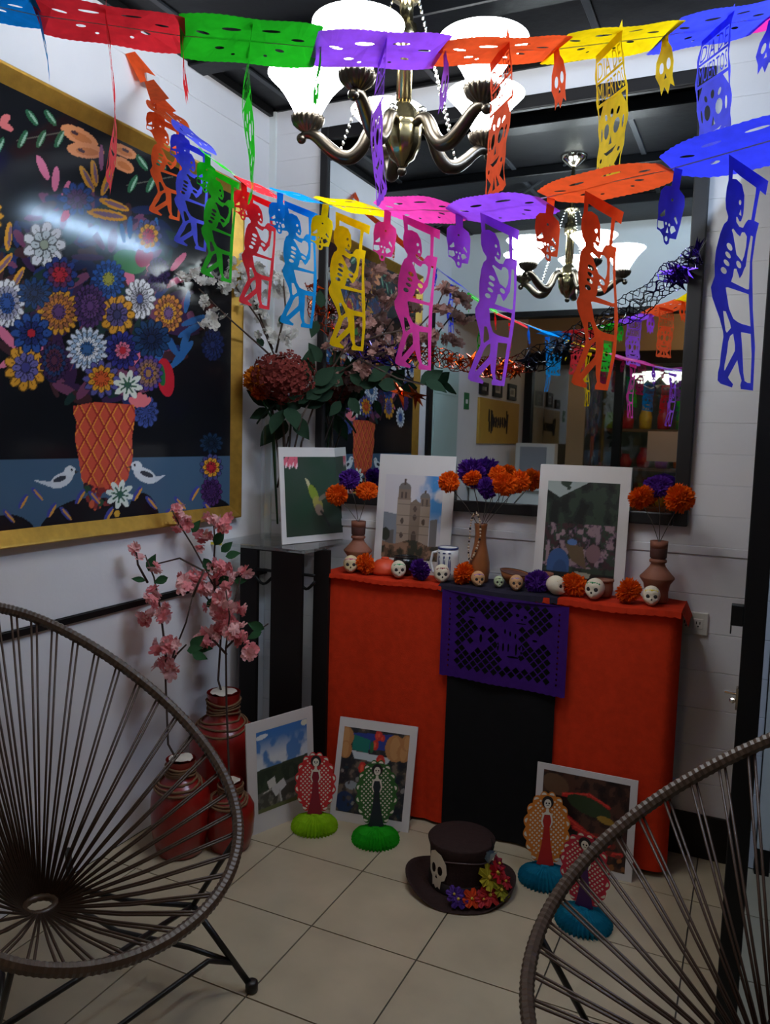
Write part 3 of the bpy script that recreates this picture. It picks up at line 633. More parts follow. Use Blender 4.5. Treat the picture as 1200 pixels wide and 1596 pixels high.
loc_box(ct, 'price_sticker', mat('yellow_sticker', (214, 196, 60), .6), st_.x - .02, st_.x + .03, TY0 - .0015, TY0 + .002, .993, 1.003)
def leg_at(px0, px1, Yf, dep, name='leg'):
    x0 = onY(px0, 960, Yf).x; x1 = onY(px1, 960, Yf).x
    return cbox(x0, x1, Yf, Yf + dep, 0, .991, name, M_blackwood)
leg_at(373, 400, 2.60, .018); leg_at(421, 469, 2.58, .02); leg_at(487, 511, 2.64, .018)
leg_at(438, 454, 2.82, .02); leg_at(494, 504, 2.82, .02)
cbox(-1.80, -1.55, 2.60, 2.615, .97, .99, 'apron', M_blackwood)
for za, zb in ((.895, .885), (.86, .85)):
    for s in (0, 1):
        x0 = onY((400, 468)[s], 900, 2.6).x; x1 = onY((421, 487)[s], 900, 2.6).x
        MB().tube([(x0 - ct.location.x + (x1 - x0) * t, 2.6 - ct.location.y, za - .02 * math.sin(pi * t) * (za < .88)) for t in np.linspace(-.2, 1.2, 9)], .006, 6).build('stretcher', M_black, ct, True)
# ================================================================= ALTAR
AX0, AX1, AY0, AZ = -1.465, -.205, 2.672, .898
al = thing('altar_table', 'waist-high altar table draped in orange and black cloth under the mirror', 'table', ((AX0 + AX1) / 2, 2.775, 0))
M_wood = mat('pine_wood', (120, 84, 56), .6, noise=.3, scale=10)
loc_box(al, 'top_board', M_wood, AX0, AX1, AY0 + .006, YB - .016, AZ - .03, AZ - .002, .002)
for x in (AX0 + .02, AX1 - .05): 
    for y in (AY0 + .03, YB - .05): loc_box(al, 'leg', M_wood, x, x + .03, y, y + .03, 0, AZ - .03)
M_ocloth = mat('orange_cloth', (204, 52, 18), .85, noise=.14, scale=40, bump=.15, bscale=300, spec=.2)
M_bcloth = mat('black_cloth', (16, 15, 17), .9, noise=.2, scale=30, spec=.2)
def drape(name, label, x0, x1, m, y, zb, seed, top=True, curl=0.0):
    r = random.Random(seed); ph = [r.uniform(0, 6) for _ in range(4)]; nx, nz = 46, 16
    vs = []; fs = []
    rows = [(AY0 + .19, AZ), (AY0 + .1, AZ), (AY0 + .004, AZ)] if top else []
    rows += [(y, AZ - .002 - (AZ - .002 - zb) * i / nz) for i in range(nz + 1)]
    for j, (yy, z) in enumerate(rows):
        for i in range(nx + 1):
            t = i / nx; x = x0 + (x1 - x0) * t; d = max(0, min(1, (AZ - z) / .9))
            wv_ = -abs(.006 * math.sin(13 * x + ph[0]) + .004 * math.sin(29 * x + ph[1] + 2 * z) + .003 * math.sin(47 * x + ph[2])) * d
            yc = yy + wv_ - .004
            if yy > y + .001: yc = yy
            if curl and t > .9 and yy <= y: yc += curl * ((t - .9) / .1) ** 2
            vs.append((x, yc, z + (.002 if yy > y + .001 else 0)))
    n = nx + 1
    for j in range(len(rows) - 1):
        for i in range(nx): fs.append((j * n + i, j * n + i + 1, (j + 1) * n + i + 1, (j + 1) * n + i))
    o = MB().add(vs, fs).build(name, m, None, True); return tag(o, label, 'cloth')
xb0, xb1 = onY(700, 1080, AY0).x, onY(868, 1080, AY0).x
xol = onY(509, 1000, AY0).x; xor = onY(1056, 1080, AY0).x
drape('orange_cloth', 'plain orange cloth hanging over the altar front, left of the black cloth panel', xol, xb0 + .03, M_ocloth, AY0 - .006, .012, 1)
drape('orange_cloth', 'plain orange cloth hanging over the altar front, right of the black cloth panel', xb1 - .03, xor, M_ocloth, AY0 - .006, .02, 2, True, .03)
drape('black_cloth', 'black cloth panel hanging down the middle of the altar front', xb0, xb1, M_bcloth, AY0 - .020, .01, 3)
# ================================================================= ACAPULCO CHAIRS
M_cord = mat('brown_cord', (66, 47, 34), .45, noise=.2, scale=40)
M_wrap = mat('brown_wrap', (72, 54, 40), .38, noise=.2, scale=50)
M_rod = mat('black_rod', (24, 21, 20), .4)
def acapulco(label, q):
    x, y, yaw, sc, fz, tilt, bow, wm, eg = q
    o = thing('acapulco_chair', label, 'chair', (x, y, 0), yaw, 'round corded chairs facing each other')
    def rim(t):
        a = -math.cos(t); L = .48
        return Vector((-a * L * math.cos(tilt), wm * math.sin(t) * (1 - eg * a), fz + (a + 1) * L * math.sin(tilt) - bow * (1 - a * a))) * sc
    N = 420
    rad = [.0135 + (.0016 if i % 2 else 0) for i in range(N)]
    MB().tube([rim(2 * pi * i / N) for i in range(N)], rad, 8, closed=True).build('rim', M_wrap, o, False)
    hub = Vector((-.08, 0, .27)) * sc; hr = .036
    hm = MB()
    hm.tube([hub + Vector((hr * math.cos(t), hr * math.sin(t), 0)) for t in [2 * pi * k / 28 for k in range(28)]], [.0085 + .0012 * (k % 2) for k in range(28)], 8, closed=True); hm.build('hub_ring', M_wrap, o, True)
    n = 44
    for k in range(n):
        t = 2 * pi * (k + .3) / n
        # arc-length even spacing on the rim
        p = rim(t); a = math.atan2(p.y - hub.y, p.x - hub.x); e = hub + Vector((hr * math.cos(a), hr * math.sin(a), 0))
        side = Vector((-math.sin(a), math.cos(a), 0)); cm = MB()
        for s in (-.0052, .0052):
            mid = p.lerp(e, .5) + Vector((0, 0, -.006))
            cm.tube([p + side * s * 1.3, mid + side * s, e + side * s * .3], .0031, 5)
        cm.build('cord', M_cord, o, True)
    R = .0085
    for s in (-1, 1):
        top = rim(s * 1.05 if s > 0 else 2 * pi - 1.05)
        f0 = Vector((.29, .35 * s, .012)) * 1; tp = Vector((.17, .26 * s, .235)) 
        leg = MB().tube([f0, tp], R, 8).build('leg', M_rod, o, True)
        MB().lathe([(.012, -.012), (.0165, -.008), (.0165, .014), (.012, .018)], 12, (f0.x, f0.y, .012), close=True).build('foot_cap', M_rod, leg, True)
        b0 = Vector((-.34, .27 * s, .012)); t2 = Vector((-.21, .17 * s, .30))
        leg = MB().tube([b0, t2], R, 8).build('leg', M_rod, o, True)
        MB().lathe([(.012, -.012), (.0165, -.008), (.0165, .014), (.012, .018)], 12, (b0.x, b0.y, .012), close=True).build('foot_cap', M_rod, leg, True)
        m1 = f0.lerp(tp, .30); r1 = rim(.42 if s > 0 else 2 * pi - .42)
        MB().tube([tp, Vector((.04, .17 * s, .245)), Vector((-.12, .12 * s, .25)), t2], R * .85, 8).build('seat_support', M_rod, o, True)
        MB().tube([tp, tp.lerp(rim(.74 if s > 0 else 2 * pi - .74), .5), rim(.74 if s > 0 else 2 * pi - .74)], R * .8, 8).build('rim_bracket', M_rod, o, True)
        MB().tube([m1, Vector((.16, .26 * s, .118)), Vector((-.05, .2 * s, .115)), b0.lerp(t2, .2)], R * .8, 8).build('side_stretcher', M_rod, o, True)
    f0, f1 = Vector((.29, .35, .012)), Vector((.29, -.35, .012)); tpa, tpb = Vector((.17, .26, .235)), Vector((.17, -.26, .235))
    MB().tube([f0.lerp(tpa, .30), Vector((.225, .26, .108)), Vector((.225, -.26, .108)), f1.lerp(tpb, .30)], R * .8, 8).build('front_stretcher', M_rod, o, True)
    MB().tube([tpa, tpb], R * .8, 8).build('cross_bar', M_rod, o, True)
    return o
acapulco('brown corded armchair with a round woven rim beside the white wall and painting', (-1.422, 1.301, -.141, 1.018, .372, .645, .026, .377, .195))
acapulco('brown corded armchair with a round woven rim in front of the open black door', (.056, 1.472, -2.49, 1.0, .373, .651, .026, .369, .155))
# ================================================================= PAPER GARLANDS
PC = {'orange': (255, 110, 52), 'blue': (96, 106, 255), 'green': (58, 214, 56), 'red': (250, 62, 74), 'cyan': (26, 172, 242), 'yellow': (255, 222, 16), 'pink': (255, 92, 200), 'purple': (196, 118, 255), 'magenta': (236, 60, 160)}
PT = {k: tissue('tissue_' + k, v, .6, .15, .6 if k in ('blue', 'purple', 'green', 'cyan') else .4) for k, v in PC.items()}
SK_OUT = [(145, 135), (465, 205), (460, 292), (412, 275), (410, 300), (412, 455), (450, 460), (445, 535), (442, 700), (436, 1000), (430, 1250), (420, 1525), (310, 1525), (305, 1500), (318, 1470), (300, 1420), (287, 1345), (190, 1462), (200, 1475), (235, 1500), (225, 1522), (120, 1508), (95, 1490), (100, 1440), (118, 1400), (150, 1300), (170, 1250), (184, 1210), (185, 1180), (165, 1100), (140, 1040), (115, 980), (105, 920), (120, 880), (130, 850), (120, 780), (118, 700), (130, 600), (150, 540), (175, 515), (178, 490), (150, 450), (138, 400), (140, 330), (152, 285), (148, 200)]
SK_HOLES = [[(186, 212), (186, 266), (220, 258), (270, 275), (300, 330), (310, 400), (312, 440), (300, 485), (285, 490), (262, 470), (252, 470), (258, 500), (290, 520), (325, 518), (345, 480), (360, 460), (385, 455), (383, 300), (380, 265), (250, 232)],
    ell(272, 380, 11, 15), [(285, 418), (274, 450), (298, 455)],
    [(235, 545), (270, 565), (305, 575), (320, 545), (345, 540), (370, 560), (372, 620), (360, 680), (340, 720), (315, 705), (285, 690), (265, 640), (240, 580), (222, 555)],
    [(402, 545), (422, 548), (420, 700), (410, 880), (390, 885), (250, 862), (262, 830), (270, 780), (290, 775), (322, 828), (345, 800), (365, 760), (380, 740), (392, 640)],
    ell(218, 658, 28, 18, .5), ell(212, 708, 26, 14, .5), ell(206, 756, 26, 14, .5), ell(190, 805, 24, 18, .5), ell(310, 745, 26, 19, .6),
    [(225, 900), (390, 912), (405, 914), (402, 1118), (330, 1112), (300, 1103), (270, 1088), (240, 1030), (225, 960), (212, 905)],
    [(325, 1165), (400, 1167), (402, 1300), (396, 1480), (370, 1480), (345, 1470), (335, 1420), (330, 1250)],
    [(195, 1050), (215, 1050), (245, 1120), (250, 1148), (215, 1183), (206, 1170), (200, 1110)],
    [(240, 1200), (265, 1182), (274, 1250), (270, 1290), (165, 1420), (157, 1425), (165, 1390), (200, 1310), (220, 1240)]]
SKULL_OUT = [(165, 265), (235, 265), (235, 390), (290, 425), (305, 480), (300, 560), (297, 610), (290, 650), (275, 710), (210, 716), (200, 755), (175, 768), (150, 755), (135, 715), (100, 690), (68, 685), (65, 640), (70, 590), (62, 520), (75, 430), (110, 395), (165, 385)]
SKULL_HOLES = [[(85, 590), (135, 540), (141, 580), (105, 597)], [(240, 558), (270, 600), (266, 615), (232, 580)], [(72, 627), (130, 620), (142, 658), (110, 678), (72, 670)], [(210, 635), (240, 628), (265, 655), (220, 685), (205, 660)], [(178, 645), (190, 685), (165, 688)], ell(158, 628, 10), ell(193, 630, 10), ell(190, 468, 10), ell(172, 727, 15, 18)]
def paper_me(loops, fx, fy):  # drawing units -> metres (x right, y up)
    return cut_mesh([[(fx(p[0]), fy(p[1])) for p in L] for L in loops])
ME_skel = paper_me([SK_OUT] + SK_HOLES, lambda x: (x - 285) / 350 * .097, lambda y: -(y - 60) / 1465 * .297)
ME_skull = paper_me([SKULL_OUT] + SKULL_HOLES, lambda x: (x - 185) / 245 * .058, lambda y: -(y - 265) / 505 * .100)
# upper garland: lettered skull banners
def wavy(x0, x1, y0, y1):
    L = []
    for k in range(25): L.append((x0 + .0022 * math.sin(k * 1.3), y1 + (y0 - y1) * k / 24))
    for k in range(7): L.append((x0 + (x1 - x0) * k / 6, y0 - (.003 if k % 2 else 0)))
    for k in range(24, -1, -1): L.append((x1 + .0022 * math.sin(k * 1.3 + 2), y1 + (y0 - y1) * k / 24))
    return L
W2 = .052
ban = [wavy(-W2, W2, -.247, 0.0)]
ban[0] += [(W2 - .002, .018), (W2 - .02, 0.0)]
ban += [rect(-.046, -.051, .046, -.016)] + text_loops('DIA DE', -.044, -.049, .044, -.018)
ban += [rect(-.046, -.092, .046, -.056)] + text_loops('MUERTOS', -.044, -.090, .044, -.058)
ban += [ell(-.018, -.150, .010, .014), ell(.018, -.150, .010, .014), [(0, -.162), (-.006, -.178), (.006, -.178)], [(-.026, -.187), (-.012, -.196), (.012, -.196), (.026, -.187), (.014, -.189), (-.014, -.189)],
        [(-.046, -.098), (-.03, -.098), (-.046, -.120)], [(.046, -.098), (.03, -.098), (.046, -.120)], ell(0, -.122, .005, .008), ell(-.02, -.124, .004, .007, .5), ell(.02, -.124, .004, .007, -.5), ell(-.038, -.15, .003, .012), ell(.038, -.15, .003, .012),
        [(-.046, -.205), (-.026, -.222), (-.046, -.238)], [(.046, -.205), (.026, -.222), (.046, -.238)], [(-.02, -.236), (-.006, -.215), (-.006, -.236)], [(.02, -.236), (.006, -.215), (.006, -.236)], ell(-.036, -.198, .004), ell(.036, -.198, .004)]
ME_ban = cut_mesh(ban)
tabL = [[(-.012, 0), (.012, 0), (.014, -.015), (.026, -.03), (.03, -.055), (.022, -.078), (.026, -.098), (.014, -.088), (.006, -.104), (-.004, -.088), (-.014, -.1), (-.018, -.08), (-.03, -.06), (-.028, -.034), (-.015, -.018)], ell(-.011, -.052, .007, .010), ell(.012, -.052, .007, .010), [(0, -.064), (-.004, -.074), (.004, -.074)]]
ME_tab = cut_mesh(tabL)
def sheet_me(L, wdt, lens, seed):
    r = random.Random(seed); n = 40; o = []
    def hw(t): return wdt / 2 * (1 - lens * (2 * t - 1) ** 2)
    for k in range(n + 1): t = k / n; o.append((-L / 2 + L * t, -hw(t) - (.0018 if k % 2 else 0)))
    for k in range(n, -1, -1): t = k / n; o.append((-L / 2 + L * t, hw(t) + (.0018 if k % 2 else 0)))
    holes = []
    for s in (-1, 1):
        holes += [ell(s * L * .22, wdt * .14, L * .035, wdt * .03, s * .1), ell(s * L * .34, -wdt * .10, L * .05, wdt * .025, -s * .12), ell(s * L * .14, -wdt * .24, L * .07, wdt * .03, s * .1), ell(s * L * .12, wdt * .28, L * .015, wdt * .025)]
    return cut_mesh([o] + holes)
def to_frame(me, O, ax, ay):
    """copy of a flat mesh placed at O with in-plane axes ax (x) and ay (y)"""
    m2 = me.copy(); n = len(m2.vertices); a = np.empty(n * 3); m2.vertices.foreach_get('co', a); a = a.reshape(-1, 3)
    P = np.array(O)[None] + a[:, :1] * np.array(ax)[None] + a[:, 1:2] * np.array(ay)[None]
    rr = np.random.default_rng(n)
    nr = np.cross(np.array(ax), np.array(ay)); P += nr[None] * (np.sin(a[:, 1:2] * 22 + O[0] * 9) * .006 + np.sin(a[:, :1] * 40 + a[:, 1:2] * 30) * .002)
    m2.vertices.foreach_set('co', P.ravel()); m2.update(); return m2
def garland(label, pts, cols, panel, tab, pitch, width, lens, pw, twist, tabshift=-.5, zoff=0.0, roll=0.0):
    """pts: sheet centres in world space"""
    o = thing('paper_garland', label, 'garland', pts[0])
    O0 = Vector(pts[0])
    def add(name, me, col): 
        me.materials.clear(); me.materials.append(PT[col]); mesh_obj(name, me, None, o)
    N = len(pts); strand = []
    for i, (p, c) in enumerate(zip(pts, cols)):
        p = Vector(p); a = Vector(pts[max(i - 1, 0)]); b = Vector(pts[min(i + 1, N - 1)])
        s = (b - a).normalized(); nn = Vector((-s.y, s.x, 0)).normalized()
        L = (b - a).length / (2 if 0 < i < N - 1 else 1) * 1.04
        add('paper_sheet', to_frame(sheet_me(L, width, lens, i), p - O0, s, (nn * math.cos(roll) + Vector((0, 0, 1)) * math.sin(roll))), c)
        tw = twist[i] if hasattr(twist, '__len__') else twist
        px_ = (nn * math.cos(tw) + s * math.sin(tw)).normalized() * pw
        if panel is not None: add('paper_figure', to_frame(panel, p - O0 + Vector((0, 0, zoff)), px_, Vector((0, 0, 1)) + s * random.uniform(-.04, .04)), c)
        if tab is not None: add('paper_skull', to_frame(tab, p - O0 + s * (L * tabshift) , px_, Vector((0, 0, 1)) + s * random.uniform(-.05, .05)), c)
        strand += [p - O0 - s * L / 2 + Vector((0, 0, .001)), p - O0 + Vector((0, 0, .002))]
    MB().tube(strand, .0009, 4).build('string', mat('white_string', (220, 220, 215), .8), o)
    return o
# upper string: seen with its mirror image, so its place in depth is known
Ds = Vector((.1715, .1345, 0)); U0 = Vector((-.633, 1.286, 0))
upx = {-3: (10, 0), -2: (165, 42), -1: (385, 66), 0: (590, 78), 1: (778, 80), 2: (962, 68), 3: (1128, 42), 4: (1262, 10)}
upts = []
for k in range(-3, 5):
    P = U0 + Ds * k; upts.append((P.x, P.y, zat(upx[k][1], P.x, P.y)))
garland('paper garland of lettered skull banners, strung high under the chandelier', upts, ['cyan', 'red', 'green', 'purple', 'orange', 'yellow', 'blue', 'magenta'], ME_ban, ME_tab, .215, .135, .12, -1.0, [-.06, -.06, -.04, .04, 0.0, 0, 0.03, 0], .5)
# lower string: from the wall by the painting to the right
lp = [(-1.64, 1.93, 2.36), (-1.465, 1.83, 2.235), (-1.32, 1.765, 2.125), (-1.175, 1.735, 2.045)]
La, Lb = Vector((-1.01, 1.646, 0)), Vector((-.05, 1.127, 0))
def on_line(px_, py_):
    d = ray(px_, py_); n = Vector((Lb - La)); A = np.array([[d[0], -n.x], [d[1], -n.y]]); s = np.linalg.solve(A, np.array([La.x, La.y])); return (d[0] * s[0], d[1] * s[0], H + d[2] * s[0])
for q in ((468, 306), (546, 324), (652, 328), (780, 322), (942, 288), (1158, 234), (1440, 150)): lp.append(on_line(*q))
lcol = ['orange', 'blue', 'green', 'red', 'cyan', 'yellow', 'pink', 'purple', 'orange', 'blue', 'blue']
lg = garland('paper garland of walking skeletons with little skulls, hung from the painting wall', lp, lcol, ME_skel, ME_skull, .217, .105, .55, 1.0, [.25, .25, .2, .1] + [0.0] * 7, -.46, 0.0, -.22)
# taped end on the wall
w0 = onX(203, 82, XL + .002); O0 = Vector(lp[0])
tp = MB(); pts_ = [w0, onX(232, 125, XL + .03), Vector(lp[0]) + Vector((-.06, .04, .06)), Vector(lp[0])]
for a, b in zip(pts_[:-1], pts_[1:]):
    sv = Vector((0, .03, .018)); tp.quad(a - sv * .7 - O0, a + sv * .7 - O0, b + sv * 1.3 - O0, b - sv * 1.3 - O0)
tp.build('paper_streamer', PT['orange'], lg)
MB().obox(onX(238, 128, XL + .03) - O0, (.004, 0, 0), (0, .03, .004), (0, -.004, .02)).build('tape', mat('clear_tape', (215, 215, 215), .3), lg)
# ================================================================= THINGS ON THE ALTAR
ZS = AZ + .009
def A(px_, py_, z=ZS, ymax=2.83):
    p = onZ(px_, py_, z)
    if p.y > ymax: p = onY(px_, py_, ymax); p.z = z
    p.y = max(p.y, AY0 + .022); return p
# cut-paper runners lying on the altar top
def runner(name, label, x0, x1, m, over, holes=True, side=0.0, z=.0045):
    vs = []; fs = []; n = int((x1 - x0) / .006); rows = [(YB - .02, 0), (AY0 + .09, 0), (AY0 - .004, 0), (AY0 - .026, -.004), (AY0 - .030, -over)]
    for j, (y, dz) in enumerate(rows):
        for i in range(n + 1):
            x = x0 + (x1 - x0) * i / n; sc = .004 * abs(math.sin(i * pi / 5)) if j == 4 else 0
            vs.append((x, y + .001 * math.sin(i * .7), AZ + z + dz - sc + (.002 * math.sin(i * .31 + j) if j < 3 else .003 * math.sin(i * .11))))
    for j in range(4):
        for i in range(n): fs.append((j * (n + 1) + i, j * (n + 1) + i + 1, (j + 1) * (n + 1) + i + 1, (j + 1) * (n + 1) + i))
    if side:
        b = len(vs); 
        for j, (y, dz) in enumerate(rows[:3] + [(AY0 - .026, 0)]):
            vs += [(x1, y, AZ + z), (x1 + .022, y - .004, AZ + z - side * (1 - .25 * (j % 2)))]
        for j in range(3): fs.append((b + 2 * j, b + 2 * j + 1, b + 2 * j + 3, b + 2 * j + 2))
    o = MB().add(vs, fs).build(name, m); return tag(o, label, 'paper runner')
M_opaper = tissue('orange_paper', (206, 52, 20), .25); M_dpaper = tissue('dark_paper', (38, 34, 50), .1); M_ppaper = tissue('purple_paper', (66, 24, 118), .25)
xr1 = onY(692, 905, AY0).x; xr2 = onY(838, 925, AY0).x
runner('paper_runner', 'orange scalloped paper runner on the altar top under the church photo', xol - .012, xr1, M_opaper, .016)
runner('paper_runner', 'orange scalloped paper runner on the altar top under the tall clay candlestick', xr2, xor - .002, M_opaper, .020, side=.05)
runner('paper_runner', 'dark scalloped paper runner across the middle of the altar top', xr1 - .012, onY(872, 925, AY0).x, M_dpaper, .022, z=.0075)
# purple cut paper hanging at the front
pxl, pxr = onY(688, 990, AY0 - .03).x, onY(886, 990, AY0 - .03).x; pzt, pzb = AZ - .012, onY(785, 1068, AY0 - .03).z
PW_, PH_ = pxr - pxl, pzt - pzb
lo = []; n = 36
lo += [(PW_ * k / n, -PH_ - (.003 if k % 2 else 0)) for k in range(n + 1)] + [(PW_, 0), (0, 0)]
loops = [lo]
fig = [(a_, b_, c_ * .82, e_ * .82) for a_, b_, c_, e_ in [(.64, .20, .075, .12), (.56, .40, .09, .14), (.55, .58, .10, .16), (.40, .33, .14, .05), (.25, .28, .10, .045), (.33, .50, .06, .11), (.75, .44, .06, .05), (.62, .74, .12, .05), (.84, .40, .05, .07), (.24, .62, .05, .05)]]
for i in range(12):
    for j in range(18):
        u = .14 + (i + .5 * (j % 2)) * .068; v = .08 + j * .052
        if u > .87 or v > .90: continue
        if any(((u - a) / (c + .018)) ** 2 + ((v - b) / (d_ + .02)) ** 2 < 1 for a, b, c, d_ in fig): continue
        r = .0285; loops.append([(PW_ * (u + r), -PH_ * v), (PW_ * u, -PH_ * (v + r * 1.45)), (PW_ * (u - r), -PH_ * v), (PW_ * u, -PH_ * (v - r * 1.45))])
for u, v, a, b in ((.61, .18, .014, .02), (.67, .19, .014, .02), (.645, .225, .008, .012), (.64, .27, .04, .008), (.52, .38, .008, .03), (.56, .40, .008, .03), (.60, .42, .008, .03), (.47, .56, .008, .05), (.51, .56, .008, .05), (.55, .56, .007, .05), (.61, .57, .009, .07), (.65, .58, .008, .06), (.59, .66, .05, .012), (.33, .5, .012, .05), (.25, .28, .03, .01), (.75, .44, .02, .014)):
    loops.append(ell(PW_ * u, -PH_ * v, PW_ * a, PH_ * b, 0, 8))
for s in (.065, .93):
    for k in range(14): loops.append(ell(PW_ * s, -PH_ * (.10 + k * .06), PW_ * .008, PH_ * .014, 0, 6))
me = flat_frame(cut_mesh(loops), lambda x, y: (pxl + x, AY0 - .036 + .004 * math.sin(x * 25) - .003 * math.sin(y * 14), pzt + y - .012 * (x / PW_ - .5)))
tag(mesh_obj('cut_paper_banner', me, M_ppaper), 'purple cut-paper banner with a lattice and a skeleton hanging on the altar front', 'paper banner')
# sugar skulls
M_sugar = [mat('sugar_white', (216, 202, 178), .7, noise=.12, scale=30, bump=.2), mat('sugar_ivory', (206, 184, 142), .7, noise=.12, scale=30, bump=.2), mat('sugar_tan', (200, 150, 104), .7, noise=.12, scale=30, bump=.2), mat('sugar_green', (176, 186, 150), .7, noise=.12, scale=30, bump=.2)]
M_sock = mat('socket_black', (30, 22, 24), .7)
def skull_mesh():
    mb = MB().ball((0, 0, 0), 1, 20, 16); P = np.array(mb.v); x, y, z = P.T
    # cranium high and long, face (towards -y) narrowing to a jaw
    low = np.clip((-z - .05) / .95, 0, 1); front = np.clip(-y, 0, 1)
    X = x * (1 - .20 * low ** 1.6); Y = y * 1.12 * (1 - .25 * low * (y > 0)) - .12 * low; Z = z * np.where(z > 0, .95, 1.0)
    for sx in (-1, 1):
        d = np.exp(-(((X - sx * .36) / .22) ** 2 + ((Z - .0) / .24) ** 2)) * (front > .2); Y = Y + .28 * d
        d = np.exp(-(((X - sx * .55) / .2) ** 2 + ((Z + .32) / .15) ** 2)) * (front > .1); Y = Y - .10 * d
    d = np.exp(-((X / .3) ** 2 + ((Z + .68) / .2) ** 2)) * (front > .0); Y = Y - .18 * d
    Z = np.maximum(Z, -.92)
    mb.v = [tuple(p) for p in np.stack([X, Y, Z], 1)]; return mb.mesh('skull_body', True)
SKB = {}
base_me = skull_mesh()
def sugar_skull(label, px_, py_, r, body, deco, yaw=0.0, group='sugar skulls along the altar edge'):
    p = A(px_, py_); o = thing('sugar_skull', label, 'sugar skull', p, yaw, group)
    if body not in SKB: SKB[body] = base_me.copy(); SKB[body].materials.append(M_sugar[body])
    b = mesh_obj('skull_body', SKB[body], None, o, (0, 0, r * .92)); b.scale = (r * .86, r * .9, r)
    for s in (-1, 1):
        MB().ball((s * r * .31, -r * .74, r * .93), r * .22, 10, 8, (1, .5, 1.1)).build('eye_socket', M_sock, o, True)
        MB().ball((s * r * .10, -r * .99, r * .34), r * .055, 6, 5, (1, .5, 1.6)).build('tooth', M_sugar[0], o, True)
    MB().ball((0, -r * .97, r * .66), r * .09, 8, 6, (1, .5, 1.2)).build('nose_hole', M_sock, o, True)
    dm = MB()
    for k in range(7):
        t = (k - 3) / 3; dm.ball((t * r * .5, -r * (.72 - .22 * abs(t)), r * (1.52 - .12 * t * t)), r * .12, 6, 5)
    dm.build('icing', mat('icing_' + '_'.join(map(str, deco)), deco, .5), o, True)
    return o
for lab, x, y, r, b, dc, yw in (('ivory sugar skull with pink icing at the end of the altar by the glass table', 541, 893, .029, 1, (190, 60, 120), .1), ('white sugar skull with green icing between an orange and a purple paper flower', 616, 901, .028, 0, (30, 150, 90), .2),
        ('white sugar skull with a dark red icing band in front of the painted mug', 685, 908, .029, 0, (130, 40, 50), .1), ('tan sugar skull with violet icing in front of the brown bottle vase', 742, 914, .024, 2, (120, 70, 170), .2),
        ('very small greenish sugar skull with black icing brows', 777, 915, .018, 3, (30, 30, 34), .1), ('tan sugar skull with lilac icing in front of the clay bowl', 803, 920, .024, 2, (150, 120, 180), 0), ('plain cream sugar skull turned sideways beside the red cup', 864, 927, .029, 0, (214, 196, 160), .9),
        ('white sugar skull with green icing in front of the flower market photo', 926, 933, .031, 0, (40, 140, 80), -.5), ('white sugar skull with yellow icing at the foot of the tall candlestick', 1013, 944, .028, 0, (230, 200, 40), -.2)):
    sugar_skull(lab, x, y, r * 1.2, b, dc, yw + .35)
sugar_skull('tiny brown sugar skull half hidden behind an orange paper flower', 598, 882, .017, 2, (200, 190, 170), .3)
# paper marigolds
def pom_mesh(seed, n=230, flat=.75, petal=.30):
    r = random.Random(seed); mb = MB()
    mb.ball((0, 0, 0), .55, 10, 7, (1, 1, flat))
    for k in range(n):
        zc = 1 - 2 * (k + .5) / n; t = k * 2.39996; q = math.sqrt(1 - zc * zc)
        dv = Vector((q * math.cos(t), q * math.sin(t), zc * flat)).normalized()
        a = dv.cross(Vector((r.uniform(-1, 1), r.uniform(-1, 1), r.uniform(-1, 1)))).normalized(); b = dv.cross(a)
        w_ = petal * r.uniform(.6, 1.0); L = r.uniform(.86, 1.08)
        sq = Vector((1, 1, flat)); f = lambda v: Vector((v.x, v.y, v.z * (flat + .1)))
        p0 = f(dv * .4); p1 = f(dv * L * .8 + a * w_ * .5 + b * .05); p2 = f(dv * L); p3 = f(dv * L * .8 - a * w_ * .5 + b * .05)
        mb.add([p0 - a * .04, p1, p2 + a * w_ * .22, p2 * .94, p2 - a * w_ * .22, p3, p0 + a * .04], [(0, 1, 2, 3, 4, 5, 6)])
    return mb.mesh('petals', False)
M_mar = tissue('marigold_paper', (240, 100, 8), .3, .25); M_pur = tissue('violet_paper', (84, 34, 138), .3, .3)
POM = {}
for key, m in (('orange', M_mar), ('purple', M_pur)):
    POM[key] = []
    for sd in range(2): me = pom_mesh(sd + 5); me.materials.append(m); POM[key].append(me)
def pom(label, loc, r, key, tilt=(0, 0, 0), wire=None, group=None, sq=(1, 1, 1)):
    o = thing('paper_flower', label, 'paper flower', loc, 0, group)
    b = mesh_obj('petals', random.choice(POM[key]), None, o); b.scale = (r * sq[0], r * sq[1], r * sq[2]); b.rotation_euler = tilt
    if wire is not None: MB().tube([(0, 0, -r * .3), (Vector(wire) - Vector(loc)) * .5 + Vector((.004, 0, 0)), Vector(wire) - Vector(loc)], .0014, 5).build('wire_stem', mat('wire_grey', (96, 90, 84), .4, metal=.6), o)
    return o
for lab, x, y, r, key in (('orange paper marigold lying beside the pink iced sugar skull', 570, 893, .036, 'orange'), ('purple paper flower lying between the green iced skull and the painted mug', 654, 902, .036, 'purple'), ('orange paper marigold lying in front of the painted mug and bottle vase', 722, 909, .037, 'orange'),
                          ('purple paper flower lying in front of the red cup', 834, 924, .036, 'purple'), ('orange paper marigold lying before the flower market photo beside the plain cream skull', 893, 928, .037, 'orange'), ('orange paper marigold lying at the foot of the tall clay candlestick', 974, 943, .038, 'orange')):
    r *= 1.25; p = A(x, y); p.z = ZS + r * .78; p.y = max(p.y, AY0 + .03); pom(lab, p, r, key, (1.1, 0, random.uniform(0, 6)))
